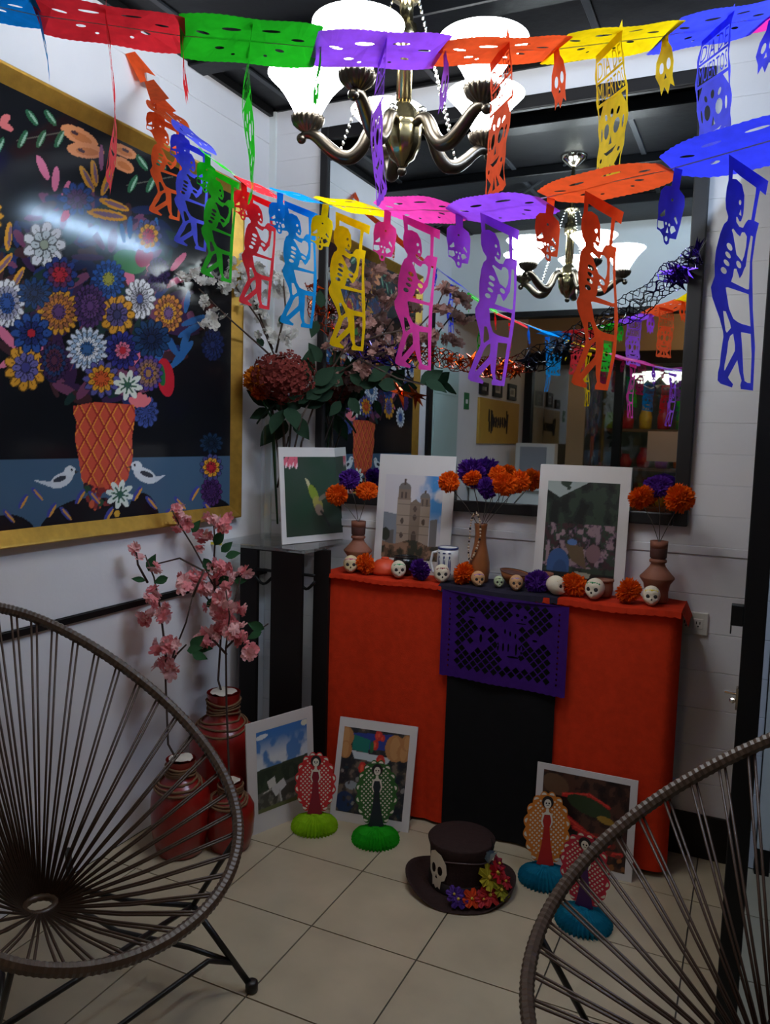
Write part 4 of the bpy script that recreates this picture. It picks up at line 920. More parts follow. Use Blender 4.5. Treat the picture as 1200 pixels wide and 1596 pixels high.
# clay candlesticks, bottle vase with paper flowers on wires
M_clay = mat('terracotta', (132, 78, 56), .7, noise=.15, scale=25, bump=.05); M_clayd = mat('dark_terracotta', (86, 50, 42), .7, noise=.2, scale=25)
M_brown = mat('glazed_brown', (140, 82, 44), .35, noise=.15, scale=20)
def candlestick(label, p, s, m1, m2):
    o = thing('clay_candlestick', label, 'candlestick', p, 0, 'clay candlesticks holding paper flowers')
    MB().lathe([(.036 * s, 0), (.040 * s, .006), (.038 * s, .03), (.043 * s, .055), (.056 * s, .072), (.056 * s, .076), (.040 * s, .092), (.026 * s, .108), (.022 * s, .118), (.028 * s, .122), (.028 * s, .128), (.022 * s, .134)], 28).build('body', m1, o, True)
    MB().lathe([(.022 * s, .132), (.027 * s, .136), (.028 * s, .165)], 28).build('dark_band', m2, o, True)
    MB().lathe([(.028 * s, .165), (.029 * s, .187), (.024 * s, .187), (.022 * s, .15), (.001, .15)], 28).build('cup', m1, o, True)
    return o
pr_ = A(1024, 935); pr_.y = 2.765; pr_.x = onY(1024, 900, 2.765).x
sR = (zat(843, pr_.x, pr_.y) - ZS) / .187
candlestick('reddish clay candlestick holding three paper flowers at the altar end by the door', pr_, 1.0, M_clay, M_clayd).scale = (1, 1, sR)
pl_ = Vector((onY(558, 850, 2.76).x, 2.76, ZS)); sL = (zat(812, pl_.x, pl_.y) - ZS) / .187
candlestick('dark clay candlestick holding three paper flowers between the two photos', pl_, 1.0, M_clay, M_clayd).scale = (1, 1, sL)
pv = Vector((onY(748, 860, 2.765).x, 2.765, ZS)); hv_ = zat(816, pv.x, pv.y) - ZS
bv_ = MB().lathe([(.030, 0), (.034, .006), (.038, .03), (.037, .06), (.029, .09), (.022, .115), (.020, .14), (.0225, .165), (.024, .172), (.019, .172), (.017, .14), (.001, .12)], 28).build('bottle_vase', M_brown, None, True, pv)
bv_.scale = (1, 1, hv_ / .172); tag(bv_, 'tall glazed brown bottle vase standing in the middle of the altar', 'vase')
bd = thing('bead_string', 'looped string of dark and pale beads hanging over the brown bottle vase', 'beads', pv + Vector((0, 0, hv_)))
for k in range(46):
    t = k / 45 * 2 * pi; x = -.012 + .021 * math.sin(t) * (1 + .2 * math.cos(t)); zz = -.045 + .085 * math.cos(t) if t < pi or True else 0
    x -= .012 * max(0, -math.cos(t)); yv = -.028 - .006 * math.cos(t / 2) - .010 * max(0, -math.cos(t))
    MB().ball((x, yv, zz), .0036 if k % 3 else .0048, 8, 6).build('bead', M_sock if k % 4 == 0 else mat('pale_bead', (176, 150, 124), .4), bd, True)
GW = ['paper flowers on wires in the dark candlestick', 'paper flowers on wires in the bottle vase', 'paper flowers on wires in the reddish candlestick']
def wired(lab, x, y, Y, r, key, root, g, sq=(1, 1, 1), tilt=(1.2, 0, 0)):
    p = onY(x, y, Y); pom(lab, p, r, key, (tilt[0], tilt[1], random.uniform(0, 6)), root, GW[g], sq)
tl = pl_ + Vector((0, 0, .18 * sL)); tv = pv + Vector((0, 0, hv_ * .9)); tr_ = pr_ + Vector((0, 0, .18 * sR))
wired('orange paper marigold on a wire hanging over the hummingbird photo', 525, 771, 2.70, .045, 'orange', tl, 0)
wired('purple paper flower on a wire above the dark clay candlestick', 545, 747, 2.75, .044, 'purple', tl, 0)
wired('orange paper marigold on a wire in front of the church photo edge', 572, 765, 2.71, .042, 'orange', tl, 0, (1.15, .9, .9))
wired('round orange paper marigold at the church photo side of the bottle vase bunch', 700, 751, 2.72, .043, 'orange', tv, 1, (.95, 1, 1.1))
wired('large purple paper flower at the top of the bottle vase bunch', 735, 737, 2.78, .066, 'purple', tv, 1, (1.05, .9, .8))
wired('small orange paper marigold in the middle of the bottle vase bunch', 736, 745, 2.70, .040, 'orange', tv, 1, (1.1, .9, .85), (.5, 0, 0))
wired('small purple paper flower low in the bottle vase bunch', 759, 761, 2.70, .042, 'purple', tv, 1)
wired('ruffled orange paper marigold beside the small purple flower', 787, 754, 2.69, .046, 'orange', tv, 1)
wired('orange paper marigold at the market photo side of the bottle vase bunch', 810, 750, 2.77, .043, 'orange', tv, 1, (.9, 1, 1.1))
wired('orange paper marigold turned up behind the purple flower in the bottle vase bunch', 775, 740, 2.80, .038, 'orange', tv, 1)
wired('wide orange paper marigold on a wire beside the flower market photo', 999, 775, 2.72, .048, 'orange', tr_, 2, (1.15, .9, .75), (1.2, 0, 0))
wired('purple paper flower on a wire above the reddish candlestick', 1026, 758, 2.78, .046, 'purple', tr_, 2, (1.1, .9, .7))
wired('ragged orange paper marigold on a wire nearest the door', 1059, 777, 2.72, .052, 'orange', tr_, 2)
# mug, bowls, cup, card
pm = A(698, 888); pm.y = 2.755; pm.x = onY(698, 870, 2.755).x
mg = thing('painted_mug', 'white ceramic mug with blue painted figures and a blue rim', 'mug', pm)
M_cer = mat('white_ceramic', (206, 206, 204), .25); M_cob = mat('cobalt_paint', (34, 46, 100), .3)
hm_ = zat(853, pm.x, pm.y) - ZS
MB().lathe([(.034, 0), (.038, .004), (.041, hm_ * .3), (.041, hm_ * .7), (.038, hm_), (.034, hm_), (.036, hm_ * .6), (.03, .008), (.001, .008)], 28).build('body', M_cer, mg, True)
MB().lathe([(.0385, hm_ - .008), (.0392, hm_ - .002), (.0375, hm_ + .0015), (.034, hm_)], 28).build('rim', M_cob, mg, True)
MB().tube([(-.038, -.004, hm_ * .85), (-.058, -.006, hm_ * .8), (-.066, -.006, hm_ * .5), (-.056, -.006, hm_ * .2), (-.038, -.004, hm_ * .15)], .0055, 8).build('handle', M_cer, mg, True)
for a0 in (-.55, .0, .5):
    fb = MB()
    for u, v, a, b in ((0, .72, .07, .05), (-.06, .5, .05, .2), (.07, .45, .05, .22), (0, .22, .16, .03), (.0, .85, .16, .02)):
        for k in range(8): 
            pass
        pts = ell(u, v, a, b, 0, 10); bb = len(fb.v)
        fb.add([(.0418 * math.cos(-pi / 2 + a0 + q[0]), .0418 * math.sin(-pi / 2 + a0 + q[0]), hm_ * q[1]) for q in pts], [tuple(range(10))])
    fb.build('painted_figure', M_cob, mg)
def bowl(name, label, cat, x, y, Y, prof, m, parts=()):
    p = Vector((onY(x, y, Y).x, Y, ZS)); o = thing(name, label, cat, p); MB().lathe(prof, 28).build('body', m, o, True)
    return o
b_ = bowl('clay_bowl', 'orange red upturned clay bowl in front of the church photo', 'bowl', 600, 880, 2.745, [(.052, 0), (.054, .01), (.048, .034), (.032, .050), (.014, .056), (.001, .057)], mat('orange_glaze', (206, 66, 28), .5, noise=.1)); MB().lathe([(.014, .054), (.016, .058), (.013, .062), (.001, .062)], 16).build('foot', MATS['orange_glaze'], b_, True)
b_ = bowl('black_bowl', 'small black clay bowl in front of the church photo', 'bowl', 632, 880, 2.775, [(.024, 0), (.03, .004), (.044, .03), (.047, .05), (.043, .066), (.040, .066), (.043, .05), (.03, .012), (.001, .01)], mat('black_clay', (20, 20, 22), .25)); MB().lathe([(.043, .064), (.046, .068), (.041, .069), (.040, .066)], 28).build('rim', MATS['black_clay'], b_, True)
b_ = bowl('clay_bowl', 'shallow brown clay bowl beside the bottle vase', 'bowl', 800, 895, 2.755, [(.02, 0), (.026, .004), (.046, .026), (.054, .046), (.050, .047), (.04, .028), (.02, .01), (.001, .009)], M_brown); b_.rotation_euler = (.0, .14, 0); b_.location.z += .006; MB().lathe([(.053, .044), (.056, .048), (.050, .049)], 28).build('rim', M_clayd, b_, True)
M_redp = mat('red_glaze', (178, 28, 36), .45)
b_ = bowl('red_cup', 'small red clay cup with an unglazed brown rim', 'cup', 848, 900, 2.745, [(.024, 0), (.027, .004), (.030, .03), (.031, .042)], M_redp); MB().lathe([(.031, .042), (.033, .062), (.029, .062), (.026, .04), (.001, .03)], 24).build('rim', M_clay, b_, True)
b_ = bowl('clay_pot', 'small terracotta pot standing behind the green iced skull', 'pot', 941, 922, 2.752, [(.022, 0), (.027, .004), (.031, .03), (.028, .05), (.030, .058), (.026, .058), (.025, .03), (.001, .02)], M_clay); MB().lathe([(.029, .05), (.033, .054), (.032, .06), (.028, .06)], 24).build('rim', M_clay, b_, True)
cp_ = Vector((onY(912, 885, 2.765).x, 2.765, ZS + .03))
cdm = MB().add([(-.026, -.018, .004), (.030, -.018, -.002), (.030, .004, .022), (-.026, .004, .028), (-.026, .02, .0), (.030, .02, -.006)], [(0, 1, 2, 3), (3, 2, 5, 4)]).build('folded_card', mat('card', (196, 190, 166), .6), None, False, cp_)
cdm.location.z = ZS + .008; tag(cdm, 'small pale folded card in front of the flower market photo', 'card')
# ================================================================= HAT
hc = Vector((-.775, 2.325, 0))
M_felt = mat('brown_felt', (44, 25, 22), .85, noise=.25, scale=60, bump=.2, spec=.3)
ht = thing('top_hat', 'dark brown felt top hat with a white skull patch and cloth flowers', 'hat', hc, .35)
mb = MB(); prof = []
vs = []; fs = []; n = 48
ring = [(.178, .030), (.176, .033), (.165, .022), (.14, .012), (.115, .010), (.104, .014), (.100, .03), (.097, .08), (.100, .13), (.108, .158), (.104, .163), (.06, .166), (.001, .167)]
for r_, z_ in ring:
    for k in range(n):
        a = 2 * pi * k / n; lift = (.022 * math.cos(2 * a) if r_ > .11 else 0) * min(1, (r_ - .1) / .07)
        vs.append((r_ * math.cos(a), r_ * .96 * math.sin(a), max(.004, z_ + lift - .012 * (r_ > .11))))
for j in range(len(ring) - 1):
    for k in range(n): fs.append((j * n + k, j * n + (k + 1) % n, (j + 1) * n + (k + 1) % n, (j + 1) * n + k))
MB().add(vs, fs).build('felt_body', M_felt, ht, True)
MB().lathe([(.1035, .016), (.104, .018), (.1015, .044), (.1, .046)], 48).build('hat_band', mat('band_black', (26, 15, 15), .6), ht, True)
MB().tube([(.1005 * math.cos(t), .098 * math.sin(t), .118 + .006 * math.sin(3 * t)) for t in np.linspace(-2.6, .6, 26)], .0022, 5).build('cord', mat('hat_cord', (90, 70, 66), .5), ht)
# skull patch follows the crown
def patch(cu, cz, loops_, m, name, par, R=.1015, k=1.0):
    me = cut_mesh(loops_)
    bm = bmesh.new(); bm.from_mesh(me); bmesh.ops.subdivide_edges(bm, edges=bm.edges[:], cuts=1); bm.to_mesh(me); bm.free()
    for v in me.vertices:
        a = cu + v.co.x / R; v.co = (R * math.cos(a), R * .97 * math.sin(a), cz + v.co.y)
    me.materials.append(m); me.update(); return mesh_obj(name, me, None, par)
skc = -2.36
patch(skc, .082, [[(-.034, .05), (-.012, .062), (.015, .055), (.034, .03), (.038, 0), (.03, -.024), (.018, -.03), (.014, -.058), (.004, -.052), (-.004, -.06), (-.012, -.05), (-.02, -.055), (-.022, -.028), (-.036, -.012), (-.04, .02)], ell(-.016, .004, .010, .016), ell(.012, .002, .010, .015), [(-.003, -.012), (-.008, -.026), (.003, -.026)]], mat('patch_white', (206, 194, 172), .7), 'skull_patch', ht, .106)
PET = {}
def cloth_flower(par, loc, r, col, nrm, n=6):
    m = tissue('cloth_%d_%d_%d' % col, col, .25, .3); mb = MB(); nr = Vector(nrm).normalized(); a = nr.cross(Vector((0, 0, 1)) if abs(nr.z) < .9 else Vector((1, 0, 0))).normalized(); b = nr.cross(a)
    for k in range(n):
        t = 2 * pi * k / n + random.uniform(-.2, .2); d1 = a * math.cos(t) + b * math.sin(t); d2 = -a * math.sin(t) + b * math.cos(t)
        mb.add([nr * .002, d1 * r * .5 + d2 * r * .34 + nr * r * .25, d1 * r * .95 + d2 * r * .25 + nr * r * .1, d1 * r * 1.05 + nr * r * .3, d1 * r * .95 - d2 * r * .25 + nr * r * .1, d1 * r * .5 - d2 * r * .34 + nr * r * .25], [(0, 1, 2, 3), (0, 3, 4, 5)])
    o = mb.build('cloth_flower', m, par, False, loc); MB().ball(nr * r * .2, r * .16, 8, 6).build('flower_centre', mat('flower_centre', (190, 160, 50), .6), o, True); return o
for a, rr, z_, r, c in ((-1.62, .135, .030, .030, (70, 40, 120)), (-1.72, .128, .040, .026, (96, 60, 150)), (-1.32, .135, .032, .030, (216, 70, 30)), (-.78, .118, .075, .042, (176, 160, 40)), (-.50, .125, .08, .036, (186, 30, 40)), (-.9, .140, .035, .036, (190, 50, 50)), (-.62, .150, .04, .034, (150, 146, 40)), (-.2, .12, .09, .03, (150, 40, 60)), (-.42, .15, .055, .028, (170, 40, 50)), (-1.08, .142, .03, .028, (200, 60, 70))):
    cloth_flower(ht, (rr * math.cos(a), rr * math.sin(a), z_), r, c, (math.cos(a), math.sin(a), .8))
bw = MB()
for k in range(5):
    t = -.5 + k * .25; bw.add([(0, 0, 0), (.03 * math.sin(t) - .01, -.01, .045 * math.cos(t)), (.03 * math.sin(t) + .012, .004, .04 * math.cos(t) + .006)], [(0, 1, 2)])
bw.build('ribbon_bow', mat('iridescent_ribbon', (150, 170, 186), .2, metal=.6), ht, False, (.085, -.062, .108))
MB().tube([(.09, -.05, .12), (.098, -.05, .16), (.09, -.052, .19)], [.002, .004, .0008], 5).build('feather', M_sock, ht)
# ================================================================= PAPER CATRINA FIGURES
def catrina(label, px_, py_, base_col, oval_col, dress_col, rz, h=.25, wd=.152, lean=0.05, base_r=.082):
    p = onZ(px_, py_); o = thing('paper_catrina', label, 'paper figure', p, rz, 'paper catrina figures on honeycomb bases')
    m = tissue('honeycomb_%d_%d_%d' % base_col, base_col, .35, .2); n = 72; vs = []; fs = []
    prof = [(.98, .0), (1.06, .012), (1.0, .026), (.8, .042), (.5, .052), (.2, .056)]
    for j, (r, z_) in enumerate(prof):
        for k in range(n):
            a = 2 * pi * k / n; f = (1.0 if k % 2 else .82) if j < 5 else 1
            vs.append((base_r * r * f * math.cos(a), base_r * .92 * r * f * math.sin(a), z_ + (.003 * math.sin(5 * a) if j else 0)))
    for j in range(len(prof) - 1):
        for k in range(n): fs.append((j * n + k, j * n + (k + 1) % n, (j + 1) * n + (k + 1) % n, (j + 1) * n + k))
    fs.append(tuple(len(prof) * n - n + k for k in range(n)))
    MB().add(vs, fs).build('honeycomb_base', m, o, False)
    z0 = .052
    def fr(me, dy): return flat_frame(me, lambda x, y: (x, dy + (y) * math.tan(lean), z0 + y))
    mo = mat('card_%d_%d_%d' % oval_col, oval_col, .6); mw = mat('card_white', (222, 214, 196), .6); md = mat('card_%d_%d_%d' % dress_col, dress_col, .6)
    L = []; ns = 16
    for k in range(ns * 6):
        t = 2 * pi * k / (ns * 6); bump = .009 * abs(math.sin(ns * t / 2)); rx, ry = wd / 2 - .009 + bump, h / 2 - .009 + bump
        q = 1 - .16 * (1 - math.sin(t)) * 0
        L.append((rx * math.cos(t) * (1 if math.sin(t) > -.5 else .96), h / 2 + ry * math.sin(t)))
    mesh_obj('paper_oval', fr(cut_mesh([L]), 0), mo, o)
    cr = []
    for k in range(ns):
        t = 2 * pi * (k + .5) / ns; cx, cy = (wd / 2 - .012) * math.cos(t), h / 2 + (h / 2 - .012) * math.sin(t); a = math.atan2(math.sin(t) * h, math.cos(t) * wd)
        cr.append([(cx + .0085 * math.cos(a + q), cy + .0085 * math.sin(a + q)) for q in np.linspace(-1.5, 1.5, 7)])
    for q_ in cr: mesh_obj('scallop', fr(cut_mesh([q_]), -.0012), mw, o)
    lat = []
    s = .0150
    for i in range(-6, 7):
        for j in range(-16, 17):
            x, y = (i + .5 * (j % 2)) * s, h / 2 + j * s * .55
            if (x / (wd / 2 - .019)) ** 2 + ((y - h / 2) / (h / 2 - .019)) ** 2 < 1 and abs(x) > (.008 + .022 * max(0, (h * .45 - y) / (h * .45)) if y < h * .78 else .019): lat.append([(x + s * .27, y), (x, y + s * .27), (x - s * .27, y), (x, y - s * .27)])
    tag(mesh_obj('lattice', fr(cut_mesh(lat), -.0012), mw, o), kind='stuff')
    mesh_obj('dress', fr(cut_mesh([[(-.012, h * .72), (0, h * .745), (.012, h * .72), (.014, h * .62), (.009, h * .5), (.015, h * .3), (.024, h * .1), (.028, h * .03), (0, h * .01), (-.028, h * .03), (-.022, h * .12), (-.014, h * .3), (-.009, h * .5), (-.014, h * .62)]]), -.002), md, o)
    mesh_obj('hair', fr(cut_mesh([ell(0, h * .855, .019, .021)]), -.0026), M_sock, o)
    fc = mesh_obj('face', fr(cut_mesh([ell(0, h * .835, .0115, .0155, 0, 14), ell(-.0045, h * .842, .0026, .0032, 0, 8), ell(.0045, h * .842, .0026, .0032, 0, 8), ell(0, h * .815, .005, .001, 0, 6)]), -.0034), mw, o)
    mesh_obj('neck_and_arms', fr(cut_mesh([[(-.004, h * .77), (.004, h * .77), (.005, h * .73), (.015, h * .70), (.019, h * .6), (.012, h * .52), (.009, h * .53), (.014, h * .6), (.009, h * .69), (-.009, h * .69), (-.014, h * .6), (-.009, h * .53), (-.012, h * .52), (-.019, h * .6), (-.015, h * .70), (-.005, h * .73)]]), -.003), mw, o)
    return o
catrina('red paper catrina oval on a lime green honeycomb base', 490, 1292, (156, 206, 24), (196, 34, 40), (130, 16, 40), .45, .235)
catrina('dark green paper catrina oval on a bright green honeycomb base', 585, 1312, (38, 178, 30), (44, 96, 36), (20, 32, 40), .45, .245)
catrina('orange paper catrina oval with a red dress on a turquoise honeycomb base', 848, 1374, (8, 120, 150), (208, 122, 34), (170, 26, 22), .30, .25)
catrina('crimson paper catrina oval with a violet dress on a turquoise honeycomb base', 909, 1442, (8, 120, 150), (196, 30, 60), (66, 20, 84), -.1, .25, lean=-.12)
# ================================================================= RED VASES AND CHERRY BRANCHES
M_redv = mat('red_lacquer', (138, 22, 16), .28, noise=.3, scale=6, bump=.03, coat=.2); M_rope = mat('jute_rope', (112, 80, 52), .85, noise=.3, scale=60); M_foam = mat('white_foam', (205, 196, 182), .8, noise=.15, scale=30)
def red_vase(label, X, Y, h, prof, seed):
    o = thing('red_vase', label, 'vase', (X, Y, 0), 0, 'red vases tied with jute rope')
    pr = [(r, z_ * h) for r, z_ in prof]; MB().lathe(pr, 36).build('body', M_redv, o, True)
    rt, rn = pr[-1][0], pr[-2][0]
    fm = MB(); n = 20; vs = [(0, 0, h + .004)] + [(rt * .8 * math.cos(2 * pi * k / n), rt * .8 * math.sin(2 * pi * k / n), h - .002 + .008 * random.random()) for k in range(n)]
    fm.add(vs, [(0, 1 + k, 1 + (k + 1) % n) for k in range(n)]).build('foam_plug', M_foam, o, True)
    r = random.Random(seed)
    def rad(z_):
        for (r0, z0), (r1, z1) in zip(pr[:-1], pr[1:]):
            if z0 <= z_ <= z1 and z1 > z0: return r0 + (r1 - r0) * (z_ - z0) / (z1 - z0)
        return rn
    for k in range(7):
        zc = h * (.93 - .028 * k) if k < 4 else h * (.80 - .03 * (k - 4)); pts = []
        for i in range(40):
            a = 2 * pi * i / 40; z_ = zc + h * .012 * math.sin(a * 2 + k) + (.012 * math.sin(a + r.random() * .2) if k >= 4 else 0); q = rad(z_) + .0045; pts.append((q * math.cos(a), q * math.sin(a), z_))
        MB().tube(pts, .0042, 6, closed=True).build('rope_coil', M_rope, o, True)
    return o
bigp = [(.085, 0), (.095, .02), (.112, .18), (.122, .42), (.124, .58), (.115, .70), (.08, .77), (.056, .80), (.054, .90), (.058, .94), (.062, 1.0)]
shp = [(.07, 0), (.08, .02), (.095, .22), (.100, .48), (.098, .62), (.08, .74), (.05, .80), (.044, .84), (.044, .93), (.05, 1.0)]
VB, VA, VC = (-1.735, 2.36), (-1.70, 2.075), (-1.567, 2.175)
hB, hA, hC = zat(1078, *VB), zat(1182, *VA), zat(1216, *VC)
red_vase('big red vase with rope around its neck standing behind the two smaller ones', *VB, hB, bigp, 1)
red_vase('red vase with loose rope on its neck in front of the big one', *VA, hA, shp, 2)
red_vase('small red vase with a heap of rope beside the blue sky photo', *VC, hC, [(r * .84, z_) for r, z_ in shp], 3)
M_twig = mat('brown_twig', (64, 48, 40), .8, noise=.2, scale=40); M_leaf = tissue('green_leaf', (44, 84, 50), .2, .3); M_pink = tissue('pink_petal', (232, 142, 146), .35, .2); M_pale = tissue('pale_pink_petal', (238, 184, 182), .35, .2); M_wpet = tissue('white_petal', (222, 220, 214), .35, .15); M_dleaf = tissue('dark_leaf', (34, 58, 40), .15, .3)
def blossom_me(m, mc=(150, 60, 70), n=5, layers=2):
    mb = MB()
    for L in range(layers):
        for k in range(n):
            t = 2 * pi * k / n + L * .6; r = 1 - .25 * L; a = Vector((math.cos(t), math.sin(t), 0)); b = Vector((-math.sin(t), math.cos(t), 0)); u = Vector((0, 0, 1))
            mb.add([u * (.02 + .1 * L), a * r * .45 + b * .32 * r + u * (.2 + .2 * L), a * r * .9 + b * .3 * r + u * (.3 + .25 * L), a * r + u * (.24 + .3 * L), a * r * .9 - b * .3 * r + u * (.3 + .25 * L), a * r * .45 - b * .32 * r + u * (.2 + .2 * L)], [(0, 1, 2, 3), (0, 3, 4, 5)])
    me = mb.mesh('blossom'); me.materials.append(m); return me
def leaf_me(m):
    mb = MB(); vs = []; 
    for i in range(6):
        t = i / 5; wd = .3 * math.sin(pi * t ** .8) ; z_ = -.25 * t * t
        vs += [(t, -wd, z_ + .06), (t, 0, z_), (t, wd, z_ + .06)]
    mb.add(vs, [(3 * i + a, 3 * i + a + 1, 3 * i + a + 4, 3 * i + a + 3) for i in range(5) for a in (0, 1)]); me = mb.mesh('leaf', True); me.materials.append(m); return me
BM = {'pink': blossom_me(M_pink), 'pale': blossom_me(M_pale), 'white': blossom_me(M_wpet), 'dusk': blossom_me(tissue('dusky_petal', (168, 126, 116), .3, .25))}; LM, LD = leaf_me(M_leaf), leaf_me(M_dleaf)
def onYc(x, y, Y):
    p = onY(x, y, Y)
    return p if p.x > XL + .075 else onX(x, y, XL + .075 + .0)
def rnd_dir(r, up=.3): return Vector((r.gauss(0, 1), r.gauss(0, 1) - .5, r.gauss(0, 1) + up)).normalized()
def branch(label, root, stems, flowers, leaves, Y, seed, kinds=('pink', 'pale'), bs=.025, ls=.055, name='cherry_branch', cat='branch', lm=None, dy=.05, group=None, rad=.0044):
    """stems: pixel polylines; flowers: (px, py, spread px, count); leaves: (px, py, angle)"""
    r = random.Random(seed); o = thing(name, label, cat, root, 0, group); O = Vector(root)
    def at(x, y): return onYc(x, y, Y + r.uniform(-dy, dy) * .6)
    for i, st in enumerate(stems):
        pts = [at(*q) - O for q in st]
        if i == 0: pts = [Vector((0, 0, 0))] + pts
        MB().tube(pts, [rad * (1 - .55 * k / len(pts)) for k in range(len(pts))], 6).build('stem', M_twig, o, True)
    for x, y, sp, n in flowers:
        for _ in range(int(n * 1.4)):
            p = onYc(x + r.gauss(0, sp * .5), y + r.gauss(0, sp * .5), Y + r.uniform(-dy, dy)) - O; b = mesh_obj('blossom', BM[r.choice(kinds)], None, o, p)
            s = bs * r.uniform(.75, 1.15); b.scale = (s, s, s); b.rotation_euler = rnd_dir(r).to_track_quat('Z', 'Y').to_euler()
    for x, y, a in leaves:
        p = onYc(x, y, Y + r.uniform(-dy, dy) * .5) - O; l = mesh_obj('leaf', lm or LM, None, o, p); s = ls * r.uniform(.8, 1.2); l.scale = (s, s, s)
        d_ = (Vector(CR) * math.cos(math.radians(a)) + Vector(CU) * math.sin(math.radians(a)) - Vector(CF) * .25).normalized()
        zz_ = (-Vector(CF) + Vector((r.uniform(-.5, .5), r.uniform(-.3, .3), r.uniform(-.2, .8)))); zz_ = (zz_ - d_ * zz_.dot(d_)).normalized(); yy_ = zz_.cross(d_)
        l.rotation_euler = Matrix(((d_.x, yy_.x, zz_.x), (d_.y, yy_.y, zz_.y), (d_.z, yy_.z, zz_.z))).to_euler()
    return o
branch('pink cherry blossom branch standing in the red vase by the wall', (VA[0], VA[1], hA - .03), [[(262, 1160), (258, 1060), (272, 1015), (290, 970), (300, 930)], [(262, 1060), (256, 1000), (250, 950), (240, 900), (226, 865)], [(230, 908), (215, 880), (212, 858)], [(300, 930), (318, 890), (280, 870), (240, 880)], [(258, 1050), (275, 1020), (290, 1005)]],
       [(236, 923, 10, 5), (248, 958, 16, 8), (255, 1005, 18, 9), (262, 1035, 16, 8), (214, 858, 10, 4), (243, 878, 6, 2), (285, 905, 12, 5), (268, 1045, 8, 4), (225, 965, 8, 3)],
       [(226, 906, 160), (262, 900, 200), (232, 890, 70), (292, 1015, 20), (300, 1020, -10), (297, 1008, 40)], 2.06, 4)
branch('tall pink cherry blossom branch standing in the big red vase', (VB[0], VB[1], hB - .03), [[(340, 1060), (345, 980), (340, 930), (322, 890), (300, 850), (278, 815), (268, 795)], [(335, 920), (333, 880), (335, 845), (333, 815)], [(345, 970), (365, 940), (375, 900)], [(345, 965), (325, 935), (310, 915)], [(345, 985), (375, 1000), (400, 985), (418, 972)]],
       [(275, 795, 10, 4), (288, 812, 12, 6), (335, 805, 12, 5), (350, 820, 12, 6), (312, 840, 12, 5), (345, 890, 18, 9), (360, 895, 10, 4), (318, 915, 16, 9), (340, 940, 16, 10), (352, 965, 18, 11), (362, 985, 14, 8), (330, 990, 14, 6), (305, 905, 12, 5), (380, 895, 8, 3), (375, 950, 8, 3)],
       [(300, 830, 60), (318, 870, -60), (345, 860, 40), (352, 868, 20), (340, 905, 10), (365, 905, 0), (412, 980, 160), (408, 985, 200), (322, 945, 30), (335, 850, 60)], 2.36, 5)
branch('drooping pink cherry blossom branch standing in the small red vase', (VC[0], VC[1], hC - .03), [[(357, 1205), (353, 1100), (352, 1010), (358, 960), (352, 920)], [(352, 1010), (372, 990), (385, 1010)], [(353, 1020), (335, 1000), (320, 990)]],
       [(375, 1000, 12, 7), (388, 1015, 8, 4), (365, 985, 12, 7), (355, 950, 14, 7), (315, 995, 10, 5), (324, 1000, 8, 3), (350, 930, 12, 5), (390, 1018, 4, 2)], [(330, 1000, 200), (305, 1012, 10), (300, 1018, -15)], 2.17, 6)
# ================================================================= GLASS VASE AND BOUQUET ON THE CORNER TABLE
GV = Vector((-1.735, 2.735, 1.005)); gh = zat(645, GV.x, GV.y) - 1.005; gr = .083
gv = thing('glass_vase', 'tall clear glass cylinder vase standing on the corner table', 'vase', GV)
M_vglass = bpy.data.materials.new('vase_glass'); M_vglass.use_nodes = True; glass_nodes(M_vglass, (.96, .975, .97, 1), .01)
MB().lathe([(gr, 0), (gr, .012), (gr, gh)], 40).build('wall', M_vglass, gv, True)
MB().tube([(gr * math.cos(t) * .985, gr * math.sin(t) * .985, gh) for t in [2 * pi * k / 40 for k in range(40)]], .0032, 6, closed=True).build('rim', M_vglass, gv, True)
top = GV + Vector((0, 0, gh))
def hydra_mesh(seed, n=170):
    r = random.Random(seed); mb = MB().ball((0, 0, 0), .72, 12, 8, (1, 1, .85))
    for k in range(n):
        zc = 1 - 2 * (k + .5) / n; t = k * 2.39996; q = math.sqrt(1 - zc * zc); d_ = Vector((q * math.cos(t), q * math.sin(t), zc * .9)) * r.uniform(.85, 1.05)
        nr = (d_.normalized() + Vector((r.uniform(-.4, .4), r.uniform(-.4, .4), r.uniform(-.4, .4)))).normalized(); a = nr.orthogonal().normalized(); b = nr.cross(a)
        for j in range(4):
            an = j * pi / 2 + r.random(); e = a * math.cos(an) + b * math.sin(an); f = nr.cross(e); s = .17
            mb.add([d_, d_ + e * s * .6 + f * s * .45 + nr * .05, d_ + e * s + nr * .02, d_ + e * s * .6 - f * s * .45 + nr * .05], [(0, 1, 2, 3)])
    return mb.mesh('florets')
hp = onY(443, 588, 2.66); hy = thing('hydrangea', 'large burgundy hydrangea head in the glass vase', 'flower', hp)
hm2 = hydra_mesh(1); b = mesh_obj('florets', hm2, tissue('burgundy_petal', (126, 52, 46), .25, .35), hy); b.scale = (.125, .115, .105)
MB().tube([(0, 0, -.03), Vector((.01, .04, -.16)), GV + Vector((.02, -.01, .08)) - hp], .004, 6).build('stem', M_leaf, hy)
for k, (a, dz) in enumerate(((-2.4, -.10), (-.9, -.12), (-1.6, -.13))):
    l = mesh_obj('leaf', LD, None, hy, (.03 * math.cos(a), .02 + .02 * math.sin(a), dz)); l.scale = (.12, .12, .12); l.rotation_euler = (Vector((math.cos(a), math.sin(a) * .6, -.5))).to_track_quat('X', 'Z').to_euler()
